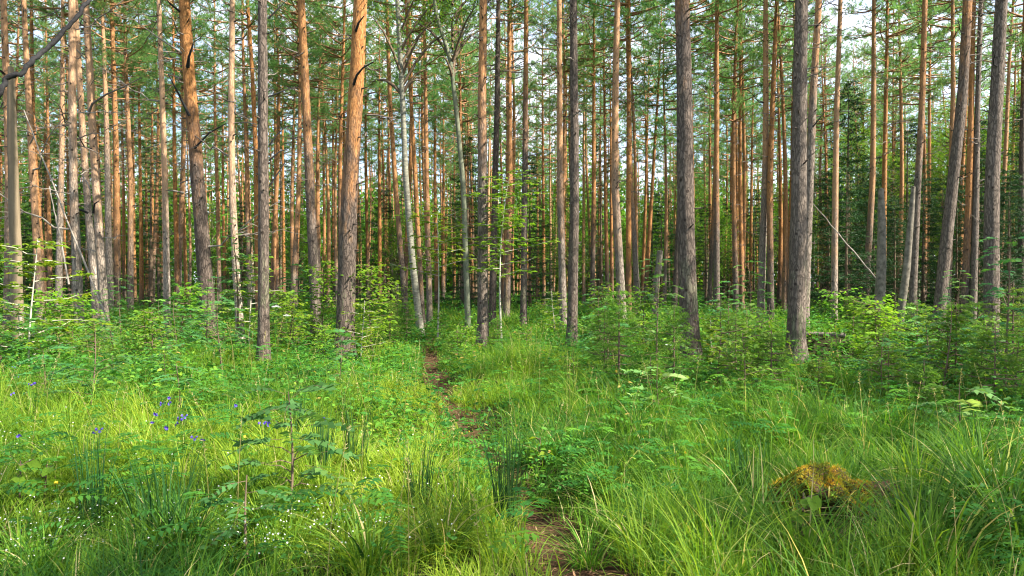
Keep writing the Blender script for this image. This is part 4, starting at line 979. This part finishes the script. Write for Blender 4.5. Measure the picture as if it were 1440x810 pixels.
# ------------------------------------------------------------------ dead wood and the stump
def pole(name, p, D, r0, r1, mat, lab, cat):
    a = Acc(); P = np.array([((px - 720)*d/1000, d, EYE - (py - HZ)*d/1000) for (px, py), d in zip(p, D)])
    o = P[0].copy(); n_ = 14; t = np.linspace(0, 1, n_); Q = np.stack([np.interp(t, np.linspace(0, 1, len(P)), P[:, k]) for k in range(3)], 1) - o + R.normal(0, .012, (n_, 3))*np.sin(pi*t)[:, None]
    tube(a, Q, np.linspace(r0, r1, n_), 7, rough=.05)
    return tag(link(name, a.mesh(name, mat, True), None, o), lab, cat)
pole('leaning_pole', [(151, 452), (110, 345), (68, 240), (35, 155)], [16.6, 16.8, 17, 17.2], .026, .012, M_DEADPALE, 'bleached bare pole leaning left across the pines at the left', 'dead pole')
pole('leaning_pole', [(97, 400), (84, 330), (78, 300), (70, 262)], [16.2, 16.4, 16.5, 16.6], .022, .01, M_DEADPALE, 'short grey stick leaning beside the long bleached pole', 'dead pole')
pole('leaning_pole', [(1232, 392), (1212, 368), (1180, 330), (1143, 287)], [21, 21, 21.2, 21.4], .024, .014, M_DEADPALE, 'thin pale pole leaning left behind the fallen log', 'dead pole')
pole('snag', [(921, 445), (923, 400), (926, 375), (928, 353)], [25, 25, 25, 25], .125, .11, M_MOTTLE, 'short broken grey snag left of the massive brown pine', 'dead tree')
pole('marker_post', [(28, 472), (28, 462), (28, 444)], [14.2, 14.2, 14.2], .035, .035, M_DEADPALE, 'short pale stub in herbs at the foot of the olive dead trunk', 'post')
a = Acc(); x0, x1 = (1130 - 720)*15.4/1000, (1192 - 720)*15.0/1000; n_ = 12; t = np.linspace(0, 1, n_)
P = np.stack([(x1 - x0)*t, -.3*t, float(ground(x1, 15.1) - ground(x0, 15.4))*t + .02*np.sin(3*t)], 1)
tube(a, P, .05 + .006*np.sin(7*t), 12, .5, 0, True, .06)
log = thing('fallen_log', 'short grey log lying in the herbs beside the stout grey pine', 'log', (x0, 15.4, float(ground(x0, 15.4)) + .07))
link('trunk', a.mesh('trunk', M_DEAD, True), log)
a = Acc(); an = np.arange(12)/12*2*pi; ring = np.stack([0*an - .006, .047*np.cos(an), .047*np.sin(an)], 1)
a.add(np.concatenate([ring, [[-.012, 0, 0]]]), None, np.array([[k, (k+1) % 12, 12] for k in range(12)])); link('cut_end', a.mesh('cut_end', M_DEADPALE), log)

# mossy stump: rotten mound with a hollow under its front left side
sx_, sy_, sz_ = gpos(1168, 722)
nu, nv = 44, 20; a = Acc(); V = []
for j in range(nv):
    for k in range(nu):
        th = k/nu*2*pi; f = j/(nv - 1); ph = f*pi/2
        rr = (.33 + .08*sin(2*th + 2) + .05*sin(3*th + 1) + .03*sin(7*th))*cos(ph)**.55 if j < nv - 1 else 0
        zz = (.31 - .025*cos(th) + .05*sin(2*th + .6) + .05*sin(5*th + 4*f))*sin(ph)**.8 + .03*sin(4*th + 3*f)*cos(ph) + .05*sin(2*th)*sin(ph)*cos(ph)
        dth = (th - 4.25 + pi) % (2*pi) - pi
        hol = math.exp(-(dth/.5)**2)*math.exp(-((f - .22)/.24)**2)
        rr *= 1 - .8*hol
        rr *= 1 + R.normal(0, .035); V.append((1.15*rr*cos(th), rr*sin(th), zz - .05 + R.normal(0, .008)))
i = np.array([[j*nu + k, j*nu + (k+1) % nu, (j+1)*nu + (k+1) % nu, (j+1)*nu + k] for j in range(nv-1) for k in range(nu)])
V = np.array(V); a.add(V, i)
st = thing('mossy_stump', 'rotten stump mound capped with orange-yellow moss, dark hollow at its foot', 'stump', (sx_, sy_, sz_ - .04), 0, None, 1.05)
link('stump_body', a.mesh('stump_body', M_ROT), st)
QI = np.array([[q*nu + k, q*nu + (k+1) % nu, (q+1)*nu + (k+1) % nu, (q+1)*nu + k] for q in range(nv-1) for k in range(nu)])
area = np.linalg.norm(np.cross(V[QI[:, 1]] - V[QI[:, 0]], V[QI[:, 3]] - V[QI[:, 0]]), axis=1); sel = QI[R.choice(len(QI), 30000, p=area/area.sum())]
u_ = R.random((30000, 1)); v_ = R.random((30000, 1)); P = (V[sel[:, 0]]*(1-u_) + V[sel[:, 1]]*u_)*(1-v_) + (V[sel[:, 3]]*(1-u_) + V[sel[:, 2]]*u_)*v_
b = Acc(); ok = (P[:, 2] > .07) & (lowf(P[:, 0]*7, P[:, 1]*7, 1, 2)*.8 + (P[:, 2] - .1)*1.6 - P[:, 0]*.75 + R.normal(0, .07, 30000) > .50); P = P[ok]; m = len(P)
nrm = norm(P - np.array([0, 0, .05])); P = P + nrm*R.uniform(0, .018, m)[:, None]
leaves(b, P, nrm + R.normal(0, .6, (m, 3)), rdir(m), R.uniform(.010, .024, m), R.uniform(.004, .008, m), np.clip(lowf(P[:, 0]*14, P[:, 1]*14) + R.normal(0, .18, m), 0, 1), 1, 0)
link('moss', b.mesh('moss', M_MOSS), st)
b = Acc(); m = 420; th = R.uniform(-1.5, .9, m); rr = R.uniform(.24, .46, m); P = np.stack([rr*np.cos(th)*1.15, rr*np.sin(th), R.uniform(.02, .22, m)*(1.3 - rr/.46*.7)], 1)
leaves(b, P, np.stack([np.cos(th), np.sin(th), R.uniform(-.4, .5, m)], 1) + R.normal(0, .5, (m, 3)), np.tile([0, -.4, 1.], (m, 1)) + R.normal(0, .5, (m, 3)), R.uniform(.025, .055, m), R.uniform(.018, .035, m), np.clip(R.normal(.3, .15, m), 0, .9), 2, .2)
link('creeping_leaves', b.mesh('creeping_leaves', M_HERB), st)
b = Acc(); m = 130; th = R.uniform(0, 2*pi, m); rr = .3*np.sqrt(R.random(m)); rr = .16 + .2*np.sqrt(R.random(m)); P = np.stack([rr*np.cos(th)*1.1, rr*np.sin(th), .27 - rr*.4], 1)
blades(b, P, R.uniform(.12, .34, m), R.uniform(.005, .010, m), th, R.uniform(.4, 1.3, m), 5, np.where(R.random(m) < .2, .95, R.uniform(.3, .7, m)))
link('stump_grass', b.mesh('stump_grass', M_GRASS), st)

# the dark bare branch that reaches in at the top left: it grows on a dead pine outside the frame
def w3(px, py, D): return np.array([(px - 720)*D/1000, D, EYE - (py - HZ)*D/1000])
bx, by = -4.6, 4.6; gz = float(ground(bx, by))
root = thing('dead_tree', 'dark bare branch reaching in at the top left from a dead tree', 'dead tree', (bx, by, gz))
me, zt, c, r = trunk_mesh(lambda z: (.05*sin(z), .04*cos(z), z), 7.5, .09, 12, M_DARKBR, 30, rough=.03)
link('trunk', me, root)
a = Acc(); P = np.array([(bx, by, 2.35)] + [tuple(w3(*q)) for q in [(-60, 200, 4.9), (-12, 150, 5.0), (5, 128, 5.0), (11, 110, 5.02), (33, 105, 5.05), (48, 86, 5.1), (70, 68, 5.2), (95, 42, 5.25), (115, 18, 5.3), (135, -6, 5.4), (170, -50, 5.5), (220, -90, 5.7)]]) - np.array([bx, by, gz])
t = np.linspace(0, 1, len(P)); tt = np.linspace(0, 1, 60); Q = np.stack([np.interp(tt, t, P[:, k]) for k in range(3)], 1) + R.normal(0, .004, (60, 3))
tube(a, Q, np.linspace(.023, .012, 60), 7, rough=.12); link('branch', a.mesh('branch', M_DARKBR), root)

# ------------------------------------------------------------------ grass and ground cover
def scatter(n, d0, d1, margin=1.25, pw=1.0):
    """points in the view wedge (and a strip either side of it), density even per square metre for pw = 1"""
    u = R.random(n); d = np.sqrt(d0*d0 + u*(d1*d1 - d0*d0)) if pw == 1 else d0 + u*(d1 - d0)
    x = R.uniform(-1, 1, n)*(.72*d*margin + .8)
    return x, d
PW = np.array([(1, .3), (4.7, .3), (5.0, .16), (5.4, .06), (6.3, .06), (6.8, .14), (7.4, .14), (8.2, .06), (9.8, .07), (10.4, .17), (12, .2), (15.5, .17), (16.5, .03), (20, .02), (21, .12), (24, .0), (90, .0)])
def not_on_path(x, y, w=.2): return np.abs(x - path_x(y)) > np.interp(y, PW[:, 0], PW[:, 1])*R.uniform(.6, 1.35, len(x))*(w/.2)**.5
a = Acc()
FEET = [((370 - 720)/1000*12.4, 12.4), ((484 - 720)/1000*14, 14), ((679 - 720)/1000*17.4, 17.4), ((804 - 720)/1000*17.4, 17.4), ((971 - 720)/1000*14, 14), ((1120 - 720)/1000*14.7, 14.7), ((339 - 720)/1000*16, 16), ((235 - 720)/1000*20, 20), ((1395 - 720)/1000*15, 15), (6.6, 15.2), (6.9, 15.2)]
def low_before_trunks(x, y):
    """the herbs stay short round the near trunks and on the trodden side towards the clearing"""
    f = np.ones(len(x))
    for fx, fy in FEET: f = np.minimum(f, 1 - .62*np.exp(-((x - fx*(y/fy))/.8)**4)*np.exp(-((y - fy + 1.6)/2.0)**4))
    return f
def grass_layer(ntuft, per, d0, d1, H, W, segs, lean=(.2, .9), rad=.09, loose=.35):
    tx, ty = scatter(ntuft, d0, d1); ts = R.uniform(.55, 1.3, ntuft)*(.65 + .7*lowf(tx, ty, .9, 1.0)); tt = R.normal(0, .11, ntuft)
    cnt = R.poisson(per*R.uniform(.4, 1.6, ntuft)); ix = np.repeat(np.arange(ntuft), cnt); n = len(ix)
    az = R.uniform(0, 2*pi, n); r = np.abs(R.normal(0, 1, n))*rad*np.where(R.random(n) < loose, 2.6, 1.)*(.6 + .5*ts[ix])
    x = tx[ix] + np.cos(az)*r; y = ty[ix] + np.sin(az)*r
    k = not_on_path(x, y) & (((x - sx_)/.36)**2 + ((y - sy_ + .2)/.45)**2 > 1)
    x, y, az, r, ix = x[k], y[k], az[k], r[k], ix[k]; m = len(x)
    h = R.uniform(*H, m)*ts[ix]
    short = np.exp(-((x + .9 + .12*(y - 6))/.8)**2)*(y < 12)          # the grazed-looking strip left of the path
    h *= (1 - .45*short)*low_before_trunks(x, y)*(1 - .5*np.exp(-((x - path_x(y))/.42)**2)*(y > 5.3))
    t = lowf(x, y, .55, 4.0)*.36 + .25 + tt[ix] + R.normal(0, .09, m) + .24*short
    t += .12*np.exp(-((x + 3)/2.5)**2)*np.exp(-((y - 7)/2.5)**2) - .12*np.clip(x/3, 0, 1)  # yellower blades at left; shade at right put into a darker tint
    t = np.clip(t, 0, .86); t = np.where(R.random(m) < .045, R.uniform(.88, 1, m), t)
    flow = 2.4*lowf(x, y, 1.7, 9)*pi; az = az + .5*np.sin(flow - az) + R.normal(0, .4, m)
    h *= 1 - .72*np.exp(-((x - sx_*(y/sy_) + .1)/.3)**2)*np.exp(-((y - sy_ + .6)/.5)**2)
    blades(a, np.stack([x, y, ground(x, y) - .01], 1), h, R.uniform(*W, m), az, np.clip(R.uniform(*lean, m)*(.55 + r/rad*.45), .05, 1.5), segs, t)
a = Acc()
grass_layer(1450, 48, 2.6, 7.0, (.18, .5), (.0045, .012), 5, (.2, 1.0))
grass_layer(5200, 9, 2.6, 7.0, (.08, .24), (.003, .007), 3)
grass_layer(3600, 34, 7.0, 14, (.2, .52), (.005, .011), 4, (.2, 1.0), .11)
grass_layer(7000, 8, 7.0, 14, (.1, .26), (.005, .009), 3)
grass_layer(12000, 16, 14, 34, (.2, .55), (.009, .02), 2, (.2, .9), .14)
grass_layer(9000, 7, 34, 75, (.2, .5), (.02, .05), 2, (.2, .9), .3)
# flowering grass culms and dry straw stalks
x, y = scatter(900, 3.0, 13); k = not_on_path(x, y, .4) & (R.random(900) < .2 + .8*lowf(x, y, .8, 3)); x, y = x[k], y[k]
for qx, qy in zip(x, y):
    hh = R.uniform(.45, .9); ln_ = R.uniform(-.25, .25, 2)*hh; z0 = float(ground(qx, qy)); P = np.array([(qx, qy, z0), (qx + ln_[0]*.3, qy + ln_[1]*.3, z0 + hh*.55), (qx + ln_[0], qy + ln_[1], z0 + hh)])
    tn = .95 if R.random() < .45 else R.uniform(.2, .6)
    tube(a, P, [.0022, .0017, .0008], 3, tn, cap=False)
    m_ = 12; u_ = R.uniform(.78, 1, m_)[:, None]; B = P[1] + (P[2] - P[1])*(u_*2 - 1).clip(0, 1)
    leaves(a, B, rdir(m_, .9), rdir(m_), .022, .005, tn + .03, 1, 0)
g = link('grass', a.mesh('grass', M_GRASS)); g['kind'] = 'stuff'; tag(g, 'tall green grass covering the clearing on both sides of the path', 'grass')

def herbs(n, d0, d1, H, L, nl, detail, bias=0.0):
    x, y = scatter(n, d0, d1)
    hb = lowf(x, y, .5, 2.5)*.6 + .55*np.clip((y - 6)/6, -.3, 1)*np.clip((np.abs(x + .6) - .5)/1.5, 0, 1) + bias
    k = (R.random(n) < hb) & not_on_path(x, y, .3) & (((x - sx_)/.42)**2 + ((y - sy_ + .25)/.55)**2 > 1); x, y = x[k], y[k]; m = len(x)
    h = R.uniform(*H, m)*(.25 + 1.5*lowf(x, y, .8, 6)**1.3)*low_before_trunks(x, y); g0 = ground(x, y); tn = np.clip(lowf(x, y, .7, 8)*.6 + R.normal(.08, .16, m), 0, 1)
    ph = R.uniform(0, 6.3, m); sl = R.uniform(.8, 1.25, m)
    for j in range(nl):
        s = (j + .8)/nl; az = ph + j*2.4
        P = np.stack([x + np.cos(az)*.02, y + np.sin(az)*.02, g0 + h*s], 1)
        D = np.stack([np.cos(az), np.sin(az), .45 - .5*s + R.normal(0, .25, m)], 1); N = np.tile([0, 0, 1.], (m, 1)) + R.normal(0, .6, (m, 3))
        Lj = sl*R.uniform(*L, m)*(1.25 - .6*s)
        leaves(b, P, D, N, Lj, Lj*R.uniform(.3, .6, m), np.where(R.random(m) < .012, 1, np.clip(tn + R.normal(0, .08, m), 0, .96)), detail, .25)
    if d1 < 15:
        V = np.stack([np.stack([x - .002, y, g0], 1), np.stack([x + .002, y, g0], 1), np.stack([x, y, g0 + h], 1)], 1).reshape(-1, 3)
        b.add(V, None, np.arange(3*m).reshape(-1, 3), .35)
b = Acc()
herbs(5200, 2.7, 7, (.10, .3), (.03, .08), 9, 2, -.12)
herbs(9000, 7, 14, (.2, .55), (.05, .10), 10, 2, .05)
herbs(15000, 14, 32, (.25, .6), (.08, .16), 8, 1, .15)
herbs(6000, 32, 75, (.3, .7), (.2, .4), 6, 1, .3)
# seedling fronds with paired leaflets
def fronds(n, d0, d1):
    x, y = scatter(n, d0, d1); k = not_on_path(x, y, .35) & (lowf(x, y, .6, 5) > .4); x, y = x[k], y[k]; m = len(x)
    for rep in range(4):
        az = R.uniform(0, 6.3, m); L = R.uniform(.12, .24, m); h = R.uniform(.15, .5, m); tn = np.clip(R.normal(.35, .2, m), 0, .95)
        d = np.stack([np.cos(az), np.sin(az), 0*az], 1); lat = np.stack([-np.sin(az), np.cos(az), 0*az], 1); p0 = np.stack([x, y, ground(x, y) + h], 1)
        for u in np.linspace(.15, 1, 6):
            c = p0 + d*(L*u)[:, None]; c[:, 2] += .3*L*u - .4*L*u*u
            for sgn in (-1, 1): leaves(b, c, lat*sgn + d*.45, np.tile([0, 0, 1.], (m, 1)) + R.normal(0, .2, (m, 3)), L*.36*(1.1 - .5*u), L*.12, tn, 1, .2)
fronds(420, 3.2, 8); fronds(900, 8, 17)
g = link('undergrowth', b.mesh('undergrowth', M_HERB)); g['kind'] = 'stuff'; tag(g, 'low leafy herbs and seedlings growing through the grass', 'undergrowth')

c_ = Acc()
def starry(n, cx, cy, s):
    x = R.normal(cx, s, n); y = R.normal(cy, s*.7, n); z = ground(x, y) + R.uniform(.12, .32, n); P = np.stack([x, y, z], 1); ax = rdir(n, 1.2, .6)
    u = norm(np.cross(ax, np.array([.3, .9, .2]))); w = np.cross(ax, u)
    for k in range(5): leaves(c_, P, np.cos(k*1.257)*u + np.sin(k*1.257)*w, ax, .0062, .005, .7, 1, 0)
for px, py, n_, s in [(460, 770, 200, .35), (400, 800, 130, .3), (60, 640, 130, .4), (30, 790, 160, .3), (160, 770, 120, .4), (560, 700, 16, .3), (250, 690, 30, .5), (20, 700, 40, .4)]:
    x, y, z = gpos(px, py); starry(n_, x, y, s)
g = link('white_blossoms', c_.mesh('white_blossoms', M_WHITE)); g['kind'] = 'stuff'; tag(g, 'tiny starry white blossoms sprinkled in the grass at lower left', 'wildflowers')

# needle and leaf litter on the path
d_ = Acc(); n_ = 5200; y = R.uniform(2.6, 24, n_)**1.0; x = path_x(y) + R.normal(0, .17, n_); az = R.uniform(0, 6.3, n_)
leaves(d_, np.stack([x, y, ground(x, y) + .022], 1), np.stack([np.cos(az), np.sin(az), R.normal(0, .15, n_)], 1), np.tile([0, 0, 1.], (n_, 1)) + R.normal(0, .3, (n_, 3)), R.uniform(.02, .09, n_), R.uniform(.003, .012, n_), R.uniform(.9, 1, n_), 1, 0)
g = link('litter', d_.mesh('litter', leaf_mat('dead_needles', [(0, (.2, .12, .06)), (.95, (.16, .08, .04)), (1, (.34, .22, .12))], .1))); g['kind'] = 'stuff'; tag(g, 'brown needles and dead stalks strewn on the path', 'litter')

# ------------------------------------------------------------------ light, sky, camera
w = bpy.data.worlds.new('World'); scene.world = w; w.use_nodes = True; nt = w.node_tree
for n_ in list(nt.nodes): nt.nodes.remove(n_)
out = nt.nodes.new('ShaderNodeOutputWorld'); bg = nt.nodes.new('ShaderNodeBackground'); sky = nt.nodes.new('ShaderNodeTexSky')
sky.sky_type = 'NISHITA'; sky.sun_disc = False; sky.sun_elevation = radians(SUN_EL); sky.sun_rotation = radians(SUN_AZ)
tc = nt.nodes.new('ShaderNodeTexCoord')
mp = nd(nt, 'ShaderNodeMapping'); mp.inputs['Scale'].default_value = (1, 1, 2.0); nt.links.new(tc.outputs['Generated'], mp.inputs[0])
no = nd(nt, 'ShaderNodeTexNoise', Scale=3.4, Detail=6.0, Roughness=.6); nt.links.new(mp.outputs[0], no.inputs['Vector'])
rm = ramp(nt, [(.43, (.06, .06, .06)), (.6, (1, 1, 1))], no.outputs['Fac'])
mx = mixc(nt, rm.outputs[0], sky.outputs[0], (4.8, 5.1, 5.8))
nt.links.new(mx, bg.inputs[0]); bg.inputs[1].default_value = .105; nt.links.new(bg.outputs[0], out.inputs[0])
su = bpy.data.lights.new('sun', 'SUN'); su.energy = 5.0; su.angle = radians(.5); su.color = (1, .93, .80)
so = bpy.data.objects.new('sun', su); COL.objects.link(so); so.location = (30, -12, 40)
from mathutils import Vector
sd = Vector((sin(radians(SUN_AZ))*cos(radians(SUN_EL)), cos(radians(SUN_AZ))*cos(radians(SUN_EL)), sin(radians(SUN_EL))))
so.rotation_euler = (-sd).to_track_quat('-Z', 'Y').to_euler()
cam = bpy.data.cameras.new('camera'); co = bpy.data.objects.new('camera', cam); COL.objects.link(co)
cam.sensor_width = 36; cam.lens = 25; cam.clip_end = 2000; cam.clip_start = .05
co.location = (0, 0, EYE); co.rotation_euler = (radians(90) - math.atan(10/1000), 0, 0)
scene.camera = co
vs = scene.view_settings; vs.view_transform = 'Standard'; vs.look = 'None'; vs.exposure = 1.75; vs.gamma = 1
cy = scene.cycles
cy.max_bounces = 7; cy.diffuse_bounces = 4; cy.glossy_bounces = 1; cy.transmission_bounces = 4; cy.transparent_max_bounces = 4
cy.sample_clamp_indirect = 6; cy.caustics_reflective = False; cy.caustics_refractive = False
cy.use_denoising = True; cy.filter_width = 1.15
